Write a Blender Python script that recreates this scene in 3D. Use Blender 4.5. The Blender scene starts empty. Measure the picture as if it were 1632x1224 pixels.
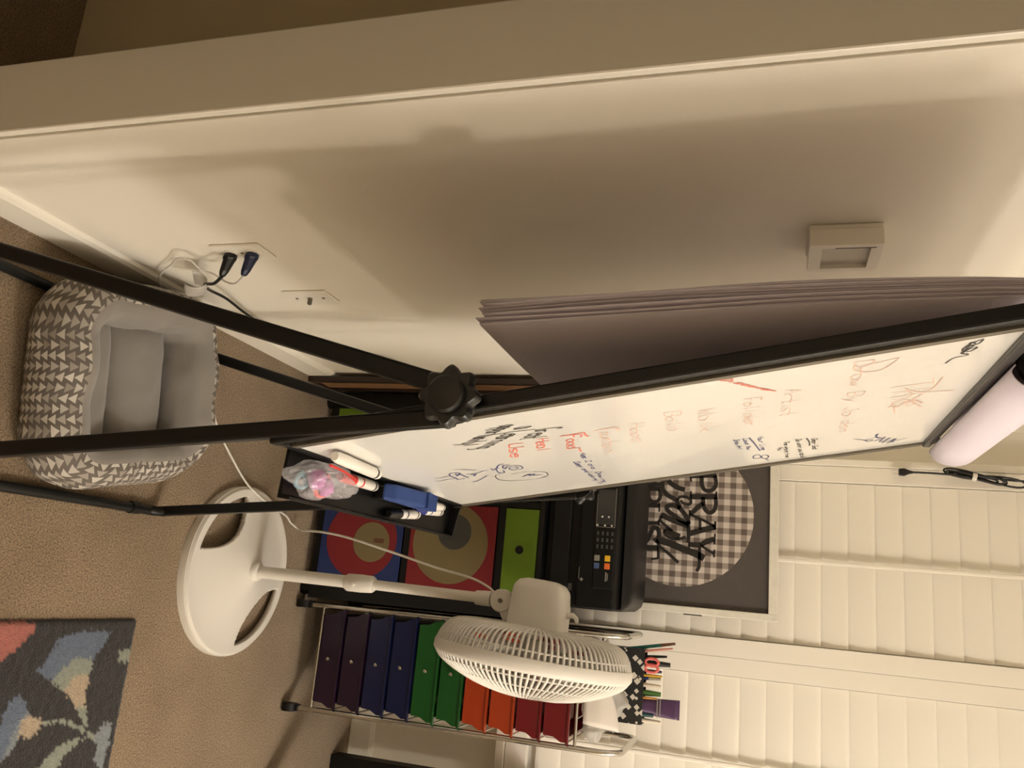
import bpy, bmesh, math, random
from mathutils import Vector, Matrix, noise
random.seed(7)
PI = math.pi
sc = bpy.context.scene
COL = sc.collection

# ------------------------------------------------------------------ camera, light, exposure
cam_d = bpy.data.cameras.new('camera')
cam = bpy.data.objects.new('camera', cam_d)
COL.objects.link(cam)
CR = Vector((-0.08925849, 0.28447988, 0.95451774))    # picture right (the phone was held sideways)
CD = Vector((0.9670365, 0.2542152, 0.01466406))       # picture down
CF = Vector((-0.23848129, 0.92436239, -0.29779329))   # view direction
mw = Matrix((CR, -CD, -CF)).transposed().to_4x4()
mw.translation = Vector((0.6215, 0.0, 1.43))
cam.matrix_world = mw
cam_d.sensor_fit = 'HORIZONTAL'
cam_d.sensor_width = 36.0
cam_d.lens = 36.0 * 1320.0 / 1632.0
cam_d.clip_start = 0.02
sc.camera = cam

world = bpy.data.worlds.new('world')
sc.world = world
world.use_nodes = True
world.node_tree.nodes['Background'].inputs[0].default_value = (1.0, 0.82, 0.6, 1)
world.node_tree.nodes['Background'].inputs[1].default_value = 0.02

LAMP_POS = (3.2, 0.58, 1.54)
LAMP_STRENGTH = 94.0
LAMP_COLOR = (1.0, 0.90, 0.76, 1)
CEIL_POS = (2.45, 1.30, 2.05)
CEIL_STRENGTH = 40.0
CEIL_COLOR = (1.0, 0.93, 0.86, 1)
sc.view_settings.view_transform = 'Standard'
sc.view_settings.look = 'None'
sc.view_settings.gamma = 1.0
sc.view_settings.use_curve_mapping = False
sc.view_settings.exposure = 0.28

# ------------------------------------------------------------------ materials
def lin(v):
    v /= 255.0
    return v / 12.92 if v <= 0.04045 else ((v + 0.055) / 1.055) ** 2.4
def S(r, g, b): return (lin(r), lin(g), lin(b), 1.0)

def mat(name, col, rough=0.5, metal=0.0, bump=0.0, bscale=200.0, vary=0.0, vscale=8.0, spec=0.5, trans=0.0, alpha=1.0,
        emit=None, estr=0.0, coat=0.0, sheen=0.0, detail=4.0, sss=0.0):
    m = bpy.data.materials.new(name)
    m.use_nodes = True
    nt = m.node_tree
    b = nt.nodes['Principled BSDF']
    b.inputs['Base Color'].default_value = col
    b.inputs['Roughness'].default_value = rough
    b.inputs['Metallic'].default_value = metal
    b.inputs['Specular IOR Level'].default_value = spec
    b.inputs['Transmission Weight'].default_value = trans
    b.inputs['Alpha'].default_value = alpha
    b.inputs['Coat Weight'].default_value = coat
    b.inputs['Sheen Weight'].default_value = sheen
    if emit:
        b.inputs['Emission Color'].default_value = emit
        b.inputs['Emission Strength'].default_value = estr
    if bump or vary:
        tc = nt.nodes.new('ShaderNodeTexCoord')
    if bump:
        n = nt.nodes.new('ShaderNodeTexNoise')
        n.inputs['Scale'].default_value = bscale
        n.inputs['Detail'].default_value = detail
        nt.links.new(tc.outputs['Object'], n.inputs['Vector'])
        bp = nt.nodes.new('ShaderNodeBump')
        bp.inputs['Strength'].default_value = bump
        bp.inputs['Distance'].default_value = 0.004
        nt.links.new(n.outputs['Fac'], bp.inputs['Height'])
        nt.links.new(bp.outputs['Normal'], b.inputs['Normal'])
    if vary:
        n2 = nt.nodes.new('ShaderNodeTexNoise')
        n2.inputs['Scale'].default_value = vscale
        n2.inputs['Detail'].default_value = 6.0
        nt.links.new(tc.outputs['Object'], n2.inputs['Vector'])
        mx = nt.nodes.new('ShaderNodeMix')
        mx.data_type = 'RGBA'
        mx.inputs[6].default_value = tuple(c * (1 - vary) for c in col[:3]) + (1,)
        mx.inputs[7].default_value = tuple(min(1, c * (1 + vary)) for c in col[:3]) + (1,)
        nt.links.new(n2.outputs['Fac'], mx.inputs[0])
        nt.links.new(mx.outputs[2], b.inputs['Base Color'])
    return m

def nodes(m): return m.node_tree.nodes, m.node_tree.links, m.node_tree.nodes['Principled BSDF']
def mnode(nt, op, a, b=None, c=None):
    n = nt.nodes.new('ShaderNodeMath'); n.operation = op
    for i, v in enumerate((a, b, c)):
        if v is None: continue
        if isinstance(v, (int, float)): n.inputs[i].default_value = v
        else: nt.links.new(v, n.inputs[i])
    return n.outputs[0]

M = {}
M['wall'] = mat('wall_paint', S(241, 234, 219), 0.55, bump=0.12, bscale=260, vary=0.015, vscale=3)
M['walldim'] = mat('wall_paint_darkened', S(214, 198, 166), 0.6, bump=0.1, bscale=260)  # the wall paint, darkened so the dim alcove light is in the colour
M['trimw'] = mat('trim_paint', S(242, 236, 222), 0.4)
M['ceil'] = mat('ceiling_paint', S(246, 242, 233), 0.8)
M['shutter'] = mat('shutter_paint', S(246, 240, 227), 0.42)
M['blackmetal'] = mat('black_metal', S(15, 16, 16), 0.38, spec=0.4, bump=0.05, bscale=300)
M['blackplastic'] = mat('black_plastic', S(11, 11, 12), 0.42, spec=0.3)
M['knobplastic'] = mat('knob_plastic', S(26, 27, 26), 0.3)
M['graymetal'] = mat('grey_frame_metal', S(118, 112, 100), 0.35, metal=0.6)
M['board'] = mat('whiteboard_enamel', S(232, 230, 224), 0.16, spec=0.5, coat=0.3)
M['paper'] = mat('pad_paper', S(226, 218, 231), 0.75, bump=0.03, bscale=60)
M['paper2'] = mat('pad_paper_shadowed_sheet', S(214, 207, 210), 0.75)
M['whiteplastic'] = mat('white_plastic', S(216, 211, 201), 0.38)
M['chrome'] = mat('chrome', S(200, 198, 192), 0.16, metal=1.0)
M['black'] = mat('black_laminate', S(10, 10, 10), 0.5, spec=0.3)
M['cork'] = mat('cork', S(134, 96, 62), 0.9, bump=0.5, bscale=300, vary=0.25, vscale=120)
M['darkwood'] = mat('dark_brown_wood', S(42, 28, 20), 0.45, vary=0.2, vscale=20)
M['lime'] = mat('lime_fabric', S(92, 120, 12), 0.8, bump=0.2, bscale=500)
M['binblue'] = mat('bin_blue_fabric', S(24, 40, 88), 0.85, bump=0.2, bscale=500)
M['binred'] = mat('bin_red_fabric', S(112, 20, 24), 0.85, bump=0.2, bscale=500)
M['binbeige'] = mat('bin_beige_fabric', S(112, 98, 64), 0.85, bump=0.2, bscale=500)
M['bingrey'] = mat('bin_grey_fabric', S(58, 58, 54), 0.85, bump=0.2, bscale=500)
M['binbrown'] = mat('bin_brown_print', S(92, 56, 40), 0.85)
M['navy'] = mat('navy_plastic', S(24, 32, 62), 0.4)
M['blueraser'] = mat('eraser_blue_foam', S(34, 62, 122), 0.7, bump=0.2, bscale=300)
M['markerwhite'] = mat('marker_white_barrel', S(235, 230, 220), 0.3)
M['capred'] = mat('marker_cap_red', S(214, 44, 40), 0.35)
M['capblue'] = mat('marker_cap_blue', S(36, 46, 120), 0.35)
M['capblack'] = mat('marker_cap_black', S(20, 20, 20), 0.35)
M['inkred'] = mat('ink_red', S(230, 124, 106), 0.5)
M['inkfaint'] = mat('ink_faint_red', S(238, 204, 188), 0.5)
M['inkblack'] = mat('ink_black', S(40, 38, 34), 0.5)
M['inkblue'] = mat('ink_blue', S(58, 62, 112), 0.5)
M['plushgrey'] = mat('plush_grey', S(134, 128, 121), 0.95, bump=0.35, bscale=420, sheen=0.3, vary=0.05, vscale=12)
M['clearbag'] = mat('clear_plastic_film', S(240, 240, 245), 0.12, alpha=0.28, bump=0.6, bscale=40, spec=0.8)
M['milkbag'] = mat('milky_plastic_film', S(215, 210, 202), 0.3, alpha=0.55, bump=0.5, bscale=35, spec=0.7)
M['sheetwhite'] = mat('white_sheet', S(226, 218, 208), 0.6)
M['orange'] = mat('tan_rubber', S(120, 84, 50), 0.6)

# carpet: sandy loop pile
def carpet_mat():
    m = mat('carpet', S(158, 132, 98), 0.95, sheen=0.25)
    n, l, b = nodes(m)
    nt = m.node_tree
    tc = n.new('ShaderNodeTexCoord')
    a = n.new('ShaderNodeTexNoise'); a.inputs['Scale'].default_value = 230; a.inputs['Detail'].default_value = 4
    c = n.new('ShaderNodeTexNoise'); c.inputs['Scale'].default_value = 5; c.inputs['Detail'].default_value = 5
    for q in (a, c): l.new(tc.outputs['Object'], q.inputs['Vector'])
    r = n.new('ShaderNodeValToRGB')
    r.color_ramp.elements[0].position = 0.3; r.color_ramp.elements[0].color = S(100, 81, 56)
    r.color_ramp.elements[1].position = 0.72; r.color_ramp.elements[1].color = S(170, 145, 112)
    l.new(a.outputs['Fac'], r.inputs[0])
    mx = n.new('ShaderNodeMix'); mx.data_type = 'RGBA'; mx.blend_type = 'MULTIPLY'
    mx.inputs[0].default_value = 1.0
    r2 = n.new('ShaderNodeValToRGB')
    r2.color_ramp.elements[0].position = 0.35; r2.color_ramp.elements[0].color = (0.82, 0.8, 0.77, 1)
    r2.color_ramp.elements[1].position = 0.6; r2.color_ramp.elements[1].color = (1, 1, 1, 1)
    l.new(c.outputs['Fac'], r2.inputs[0])
    l.new(r.outputs[0], mx.inputs[6]); l.new(r2.outputs[0], mx.inputs[7])
    l.new(mx.outputs[2], b.inputs['Base Color'])
    bp = n.new('ShaderNodeBump'); bp.inputs['Strength'].default_value = 0.9; bp.inputs['Distance'].default_value = 0.006
    l.new(a.outputs['Fac'], bp.inputs['Height']); l.new(bp.outputs['Normal'], b.inputs['Normal'])
    return m
M['carpet'] = carpet_mat()

# triangle print of the pet bed (uses the mesh's own UV, one unit = one printed cell)
def triangle_mat():
    m = mat('triangle_print_fabric', S(120, 110, 100), 0.9, bump=0.15, bscale=500)
    nt = m.node_tree; n, l, b = nodes(m)
    uv = n.new('ShaderNodeUVMap'); sx = n.new('ShaderNodeSeparateXYZ')
    l.new(uv.outputs[0], sx.inputs[0])
    u, v = sx.outputs[0], sx.outputs[1]
    fu = mnode(nt, 'FRACT', u); iu = mnode(nt, 'FLOOR', u)
    par = mnode(nt, 'MODULO', iu, 2.0)
    half = mnode(nt, 'MULTIPLY', par, 0.5)
    v2 = mnode(nt, 'ADD', v, half)
    fv = mnode(nt, 'FRACT', v2)
    inv = mnode(nt, 'SUBTRACT', 1.0, fv)
    dif = mnode(nt, 'SUBTRACT', inv, fv)
    fl = mnode(nt, 'ADD', fv, mnode(nt, 'MULTIPLY', par, dif))     # odd columns point the other way
    d = mnode(nt, 'ABSOLUTE', mnode(nt, 'SUBTRACT', fu, 0.5))
    lim = mnode(nt, 'MULTIPLY', mnode(nt, 'SUBTRACT', 0.95, fl), 0.5)
    mask = mnode(nt, 'LESS_THAN', d, lim)
    w = n.new('ShaderNodeTexWhiteNoise'); w.noise_dimensions = '2D'
    cm = n.new('ShaderNodeCombineXYZ'); l.new(iu, cm.inputs[0]); l.new(mnode(nt, 'FLOOR', v2), cm.inputs[1])
    l.new(cm.outputs[0], w.inputs['Vector'])
    r = n.new('ShaderNodeMix'); r.data_type = 'RGBA'
    r.inputs[6].default_value = S(140, 132, 122); r.inputs[7].default_value = S(196, 189, 178)
    l.new(w.outputs['Value'], r.inputs[0])
    mx = n.new('ShaderNodeMix'); mx.data_type = 'RGBA'
    mx.inputs[6].default_value = S(100, 92, 84)
    l.new(mask, mx.inputs[0]); l.new(r.outputs[2], mx.inputs[7])
    l.new(mx.outputs[2], b.inputs['Base Color'])
    return m
M['triangles'] = triangle_mat()

def gingham_mat():
    m = mat('gingham_print', S(200, 190, 182), 0.85, bump=0.1, bscale=500)
    nt = m.node_tree; n, l, b = nodes(m)
    tc = n.new('ShaderNodeTexCoord'); sx = n.new('ShaderNodeSeparateXYZ')
    l.new(tc.outputs['Object'], sx.inputs[0])
    k = 1 / 0.037
    a = mnode(nt, 'LESS_THAN', mnode(nt, 'FRACT', mnode(nt, 'MULTIPLY', sx.outputs[0], k)), 0.5)
    c = mnode(nt, 'LESS_THAN', mnode(nt, 'FRACT', mnode(nt, 'MULTIPLY', sx.outputs[2], k)), 0.5)
    s = mnode(nt, 'MULTIPLY', mnode(nt, 'ADD', a, c), 0.5)
    r = n.new('ShaderNodeValToRGB')
    r.color_ramp.elements[0].color = S(208, 198, 190); r.color_ramp.elements[1].color = S(104, 92, 84)
    e = r.color_ramp.elements.new(0.5); e.color = S(158, 147, 138)
    l.new(s, r.inputs[0]); l.new(r.outputs[0], b.inputs['Base Color'])
    return m
M['gingham'] = gingham_mat()

def attr_mat(name, rough=0.95):
    m = mat(name, (0.5, 0.5, 0.5, 1), rough, sheen=0.2)
    n, l, b = nodes(m)
    at = n.new('ShaderNodeVertexColor'); at.layer_name = 'Col'
    l.new(at.outputs['Color'], b.inputs['Base Color'])
    tc = n.new('ShaderNodeTexCoord'); a = n.new('ShaderNodeTexNoise'); a.inputs['Scale'].default_value = 300
    l.new(tc.outputs['Object'], a.inputs['Vector'])
    bp = n.new('ShaderNodeBump'); bp.inputs['Strength'].default_value = 0.8; bp.inputs['Distance'].default_value = 0.005
    l.new(a.outputs['Fac'], bp.inputs['Height']); l.new(bp.outputs['Normal'], b.inputs['Normal'])
    return m
M['rug'] = attr_mat('rug_pile')

def canvas_mat():
    m = mat('picture_grey_canvas', S(84, 78, 74), 0.85, bump=0.2, bscale=400, vary=0.08, vscale=60)
    return m
M['canvas'] = canvas_mat()
M['whitewash'] = mat('whitewashed_wood', S(226, 222, 208), 0.7, bump=0.3, bscale=60, vary=0.1, vscale=40)
M['letter'] = mat('black_letter_paint', S(30, 26, 23), 0.6)

# black and white abstract print of the pencil caddy
def caddy_mat():
    m = mat('caddy_print', S(20, 20, 20), 0.5)
    nt = m.node_tree; n, l, b = nodes(m)
    tc = n.new('ShaderNodeTexCoord'); v = n.new('ShaderNodeTexVoronoi'); v.inputs['Scale'].default_value = 46; v.distance = 'MANHATTAN'
    l.new(tc.outputs['Object'], v.inputs['Vector'])
    mk = mnode(nt, 'LESS_THAN', v.outputs['Distance'], 0.5)
    mx = n.new('ShaderNodeMix'); mx.data_type = 'RGBA'
    mx.inputs[6].default_value = S(22, 22, 22); mx.inputs[7].default_value = S(205, 198, 186)
    l.new(mk, mx.inputs[0]); l.new(mx.outputs[2], b.inputs['Base Color'])
    return m
M['caddy'] = caddy_mat()

def drawer_mat(name, col): 
    return mat(name, col, 0.28, trans=0.25, spec=0.5)

# ------------------------------------------------------------------ mesh helpers
OFF = {}
class MB:
    def __init__(s): s.v = []; s.f = []; s.uv = {}
    def add(s, vs, fs):
        o = len(s.v); s.v += [Vector(p) for p in vs]; s.f += [tuple(i + o for i in f) for f in fs]; return o
    def box(s, c, d, R=None):
        x, y, z = d[0] / 2, d[1] / 2, d[2] / 2
        vs = [Vector((a * x, b * y, e * z)) for a in (-1, 1) for b in (-1, 1) for e in (-1, 1)]
        if R is not None: vs = [R @ p for p in vs]
        vs = [p + Vector(c) for p in vs]
        s.add(vs, [(0, 1, 3, 2), (4, 6, 7, 5), (0, 4, 5, 1), (2, 3, 7, 6), (0, 2, 6, 4), (1, 5, 7, 3)])
        return s
    def bb(s, x0, x1, y0, y1, z0, z1):
        return s.box(((x0 + x1) / 2, (y0 + y1) / 2, (z0 + z1) / 2), (x1 - x0, y1 - y0, z1 - z0))
    def tube(s, pts, r, seg=10, cap=True, closed=False, flat=None):
        pts = [Vector(p) for p in pts]; n = len(pts)
        rs = r if isinstance(r, (list, tuple)) else [r] * n
        t0 = (pts[1] - pts[0]).normalized()
        up = Vector((0, 0, 1)) if abs(t0.z) < 0.9 else Vector((0, 1, 0))
        a = t0.cross(up).normalized()
        vs = []
        for i in range(n):
            if closed: t = pts[(i + 1) % n] - pts[i - 1]
            else: t = pts[min(i + 1, n - 1)] - pts[max(i - 1, 0)]
            t = t.normalized() if t.length > 1e-9 else t0
            a = (a - t * a.dot(t)); a = a.normalized() if a.length > 1e-6 else t.orthogonal().normalized()
            b = t.cross(a)
            for k in range(seg):
                q = 2 * PI * k / seg
                vs.append(pts[i] + (a * math.cos(q) + b * math.sin(q) * (flat or 1.0)) * rs[i])
        fs = []
        for i in range(n if closed else n - 1):
            j = (i + 1) % n
            for k in range(seg):
                l = (k + 1) % seg
                fs.append((i * seg + k, i * seg + l, j * seg + l, j * seg + k))
        if cap and not closed:
            fs.append(tuple(range(seg - 1, -1, -1))); fs.append(tuple((n - 1) * seg + k for k in range(seg)))
        s.add(vs, fs); return s
    def bar(s, p, q, w, d, side=(0, 1, 0)):
        """rectangular bar from p to q; d = size along side, w = size across"""
        p, q = Vector(p), Vector(q); t = (q - p).normalized(); sd = Vector(side)
        sd = (sd - t * sd.dot(t)).normalized(); o = t.cross(sd)
        vs = [e + o * (a * w / 2) + sd * (b * d / 2) for e in (p, q) for a in (-1, 1) for b in (-1, 1)]
        s.add(vs, [(0, 1, 3, 2), (4, 6, 7, 5), (0, 4, 5, 1), (2, 3, 7, 6), (0, 2, 6, 4), (1, 5, 7, 3)]); return s
    def lathe(s, prof, o=(0, 0, 0), axis=(0, 0, 1), seg=32, ref=None, cap=True, mod=None):
        """prof: list of (r, h) along the axis"""
        ax = Vector(axis).normalized(); a = Vector(ref).normalized() if ref else ax.orthogonal().normalized(); b = ax.cross(a); o = Vector(o)
        vs = []
        for (r, h) in prof:
            for k in range(seg):
                q = 2 * PI * k / seg; rr = r * (mod(q) if mod else 1)
                vs.append(o + ax * h + (a * math.cos(q) + b * math.sin(q)) * rr)
        fs = []
        for i in range(len(prof) - 1):
            for k in range(seg):
                l = (k + 1) % seg
                fs.append((i * seg + k, i * seg + l, (i + 1) * seg + l, (i + 1) * seg + k))
        if cap:
            fs.append(tuple(range(seg - 1, -1, -1))); fs.append(tuple((len(prof) - 1) * seg + k for k in range(seg)))
        s.add(vs, fs); return s
    def prism(s, poly, ax, h0, h1):
        """poly: 2D points, extruded along axis index ax from h0 to h1"""
        def p3(p, h):
            q = list(p); q.insert(ax, h); return q
        n = len(poly)
        vs = [p3(p, h0) for p in poly] + [p3(p, h1) for p in poly]
        s.add(vs, [tuple(range(n)), tuple(range(2 * n - 1, n - 1, -1))] + [(i, i + n, (i + 1) % n + n, (i + 1) % n) for i in range(n)]); return s
    def grid(s, fn, nu, nv, cu=False, cv=False):
        vs = [fn(i / (nu if cu else nu - 1), j / (nv if cv else nv - 1)) for i in range(nu) for j in range(nv)]
        fs = []
        for i in range(nu if cu else nu - 1):
            for j in range(nv if cv else nv - 1):
                a, b = (i + 1) % nu, (j + 1) % nv
                fs.append((i * nv + j, a * nv + j, a * nv + b, i * nv + b))
        s.add(vs, fs); return s
    def build(s, name, m, parent=None, smooth=False, bevel=0, bseg=2, solid=0, at=None, recalc=True, sub=0):
        off = Vector(OFF.get(parent.name, (0, 0, 0))) if parent else Vector(at or (0, 0, 0))
        me = bpy.data.meshes.new(name)
        me.from_pydata([p - off for p in s.v], [], s.f)
        if recalc:
            bm = bmesh.new(); bm.from_mesh(me); bmesh.ops.recalc_face_normals(bm, faces=bm.faces[:]); bm.to_mesh(me); bm.free()
        if smooth:
            for p in me.polygons: p.use_smooth = True
            if smooth == 'auto':
                me.set_sharp_from_angle(angle=math.radians(38))
        me.materials.append(M[m] if isinstance(m, str) else m)
        o = bpy.data.objects.new(name, me); COL.objects.link(o)
        if parent: o.parent = parent; OFF[o.name] = tuple(off)
        else: o.location = off; OFF[o.name] = tuple(off)
        if bevel:
            b = o.modifiers.new('bevel', 'BEVEL'); b.width = bevel; b.segments = bseg; b.limit_method = 'ANGLE'; b.angle_limit = math.radians(40)
        if solid:
            b = o.modifiers.new('solid', 'SOLIDIFY'); b.thickness = solid; b.offset = 0
        if sub:
            b = o.modifiers.new('sub', 'SUBSURF'); b.levels = sub; b.render_levels = sub
        return o

def tag(o, label, cat=None, group=None):
    o['label'] = label
    if cat: o['category'] = cat
    if group: o['group'] = group
    return o
def thing(name, loc, label, cat, group=None):
    o = bpy.data.objects.new(name, None); COL.objects.link(o); o.location = loc; o.empty_display_size = 0.05
    OFF[o.name] = tuple(loc)
    return tag(o, label, cat, group)
def struct(o): o['kind'] = 'structure'; return o
def smoothpath(pts, n=6, closed=False):
    pts = [Vector(p) for p in pts]; out = []; N = len(pts)
    for i in range(N if closed else N - 1):
        p0 = pts[(i - 1) % N] if (closed or i > 0) else pts[0]; p1 = pts[i]; p2 = pts[(i + 1) % N]
        p3 = pts[(i + 2) % N] if (closed or i < N - 2) else pts[-1]
        for k in range(n):
            t = k / n
            out.append(0.5 * ((2 * p1) + (p2 - p0) * t + (2 * p0 - 5 * p1 + 4 * p2 - p3) * t * t + (3 * p1 - p0 - 3 * p2 + p3) * t ** 3))
    if not closed: out.append(pts[-1])
    return out
def roty(a): return Matrix.Rotation(a, 3, 'Y')
def rotz(a): return Matrix.Rotation(a, 3, 'Z')
def rotx(a): return Matrix.Rotation(a, 3, 'X')

# ------------------------------------------------------------------ the room
H = 2.6
struct(MB().bb(-2.2, 4.2, -2.4, 2.95, -0.1, 0.0).build('floor', 'carpet'))['label'] = 'sandy beige cut pile carpet'
struct(MB().bb(-2.2, 4.2, -2.4, 3.1, H, H + 0.1).build('ceiling', 'ceil'))
w_ = MB().bb(-0.12, 0.0, 0.894, 2.93, 0, H); w_.bb(-0.12, -0.016, 0.884, 0.894, 0, H)
struct(w_.build('wall_left', 'wall', bevel=0.002))
struct(MB().bb(-2.2, 4.2, 2.93, 3.05, 0, H).build('wall_back', 'wall'))
struct(MB().bb(4.1, 4.2, -2.4, 2.95, 0, H).build('wall_right', 'wall'))
struct(MB().bb(-2.2, 4.2, -2.5, -2.4, 0, H).build('wall_rear', 'walldim'))  # unseen; darkened colour lowers the bounce onto the left wall's end
struct(MB().bb(-2.2, -2.1, -2.4, 2.95, 0, H).build('wall_far_left', 'walldim'))
struct(MB().bb(-2.2, -0.12, 1.19, 1.29, 0, H).build('wall_alcove', 'walldim'))
struct(MB().bb(-0.12, 0.0, -2.4, -0.06, 0, H).build('wall_light_block', 'wall'))  # added wall behind the camera, keeps room light out of the alcove
# corner board that finishes the near end of the left wall: a thin cap standing proud of the wall face
struct(MB().bb(-0.121, 0.003, 0.870, 0.884, 0, H).build('trim_1', 'trimw', bevel=0.003))
struct(MB().prism([(0, 0.0), (0.013, 0.0), (0.013, 0.078), (0.008, 0.088), (0, 0.092)], 1, 0.894, 2.93).build('baseboard_left', 'trimw'))
struct(MB().prism([(2.93, 0), (2.917, 0), (2.917, 0.078), (2.922, 0.088), (2.93, 0.092)], 0, 0.0, 4.1).build('baseboard_back', 'trimw'))

# window with plantation shutters
WX0, WX1, WZ0, WZ1 = 0.118, 1.43, 0.565, 2.36
win = bpy.data.objects.new('window_1', None); COL.objects.link(win); win.location = (0.775, 2.93, WZ0); OFF['window_1'] = (0.775, 2.93, WZ0)
struct(win)['label'] = 'window closed with white plantation shutters'
fr = MB()
fr.bb(WX0, WX0 + 0.022, 2.868, 2.93, WZ0, WZ1); fr.bb(WX1 - 0.022, WX1, 2.868, 2.93, WZ0, WZ1)
fr.bb(WX0 + 0.022, WX1 - 0.022, 2.868, 2.93, WZ0, WZ0 + 0.03); fr.bb(WX0 + 0.022, WX1 - 0.022, 2.868, 2.93, WZ1 - 0.03, WZ1)
fr.build('shutter_frame', 'shutter', win, bevel=0.002)
MB().bb(WX0 + 0.022, WX1 - 0.022, 2.926, 2.9295, WZ0 + 0.03, WZ1 - 0.03).build('backing', 'shutter', win)
lou = None
PITCH = 0.0808
for (a, b, sl, sr) in ((0.141, 0.7737, 0.052, 0.0577), (0.7743, 1.407, 0.0567, 0.052)):
    p = MB()
    z0, z1 = WZ0 + 0.032, WZ1 - 0.032
    p.bb(a, a + sl, 2.878, 2.905, z0, z1); p.bb(b - sr, b, 2.878, 2.905, z0, z1)
    p.bb(a + sl, b - sr, 2.878, 2.905, z0, z0 + 0.075); p.bb(a + sl, b - sr, 2.878, 2.905, z1 - 0.075, z1)
    pan = p.build('shutter_panel', 'shutter', win, bevel=0.0015)
    zz = z0 + 0.075 + 0.045
    x0, x1 = a + sl + 0.002, b - sr - 0.002
    zs = []
    z = 1.509 + PITCH * 0.5 - PITCH * 20
    while z < z1 - 0.11:
        if z > z0 + 0.112: zs.append(z)
        z += PITCH
    for z in zs:
        if lou is None:
            q = MB()
            R = rotx(math.radians(5.5))
            ring = []
            for k in range(14):
                t = 2 * PI * k / 14
                ring.append(Vector((0, 0.0042 * math.sin(t), 0.0442 * math.cos(t))))
            ring = [R @ w for w in ring]
            L = x1 - x0
            vs = [(-L / 2, w.y, w.z) for w in ring] + [(L / 2, w.y, w.z) for w in ring]
            q.add(vs, [tuple(range(14)), tuple(range(27, 13, -1))] + [(i, i + 14, (i + 1) % 14 + 14, (i + 1) % 14) for i in range(14)])
            o = q.build('louver', 'shutter', None, smooth='auto'); lou = o.data
        else:
            o = bpy.data.objects.new('louver', lou); COL.objects.link(o)
        o.parent = pan
        o.location = Vector(((x0 + x1) / 2, 2.897, z)) - Vector(OFF['window_1'])
    MB().bb((x0 + x1) / 2 - 0.006, (x0 + x1) / 2 + 0.006, 2.866, 2.879, zs[0] - 0.03, zs[-1] + 0.03).build('tilt_rod', 'shutter', pan, bevel=0.003)

# ------------------------------------------------------------------ marks: writing on the board (y, z along it), lettering of the print (x, z), rug motifs (x, y)
WORDS= [('faint', 0.0022, 'The', 1.151, 1.58, 1.317, 1.607, 0.054), ('faint', 0.002, 'Draw By Jaiden', 1.013, 1.525, 1.443, 1.539, 0.021), ('faint', 0.002, 'Artist', 1.097, 1.447, 1.252, 1.445, 0.022), ('faint', 0.002, 'Follower', 1.11, 1.396, 1.285, 1.393, 0.022), ('faint', 0.002, 'Walk', 1.131, 1.336, 1.284, 1.328, 0.023), ('faint', 0.002, 'Bold', 1.118, 1.291, 1.242, 1.285, 0.022), ('faint', 0.002, 'Hope', 1.153, 1.238, 1.284, 1.224, 0.023), ('faint', 0.0024, 'Fountain', 1.156, 1.195, 1.331, 1.172, 0.023), ('red', 0.003, 'Food', 1.164, 1.146, 1.26, 1.126, 0.02), ('red', 0.003, 'Heal', 1.158, 1.101, 1.246, 1.082, 0.02), ('red', 0.0032, 'Use', 1.164, 1.059, 1.263, 1.033, 0.021), ('red', 0.0028, 'Discover', 0.994, 1.371, 1.094, 1.433, 0.012), ('black', 0.0026, 'Great', 1.1, 1.12, 1.147, 1.08, 0.021), ('black', 0.0026, 'a Learning', 1.071, 1.098, 1.163, 1.006, 0.022), ('black', 0.0026, 'opportunity!', 1.048, 1.084, 1.13, 0.984, 0.02), ('blue', 0.0022, 'Yes I did. Drawing', 1.3, 1.135, 1.609, 1.119, 0.009), ('blue', 0.0022, 'Copy and making it', 1.366, 1.112, 1.623, 1.107, 0.01), ('blue', 0.002, 'Your Line', 1.377, 1.411, 1.501, 1.417, 0.009), ('blue', 0.002, 'Love You', 1.376, 1.389, 1.482, 1.394, 0.008), ('blue', 0.002, 'Draw Art', 1.375, 1.374, 1.464, 1.379, 0.008), ('black', 0.002, 'Dear God', 1.461, 1.498, 1.566, 1.505, 0.009), ('black', 0.002, 'Do what you said', 1.446, 1.472, 1.635, 1.487, 0.009), ('black', 0.002, 'The whole time', 1.453, 1.453, 1.612, 1.459, 0.009), ('black', 0.002, 'You', 1.498, 1.444, 1.529, 1.445, 0.008)]
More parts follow.
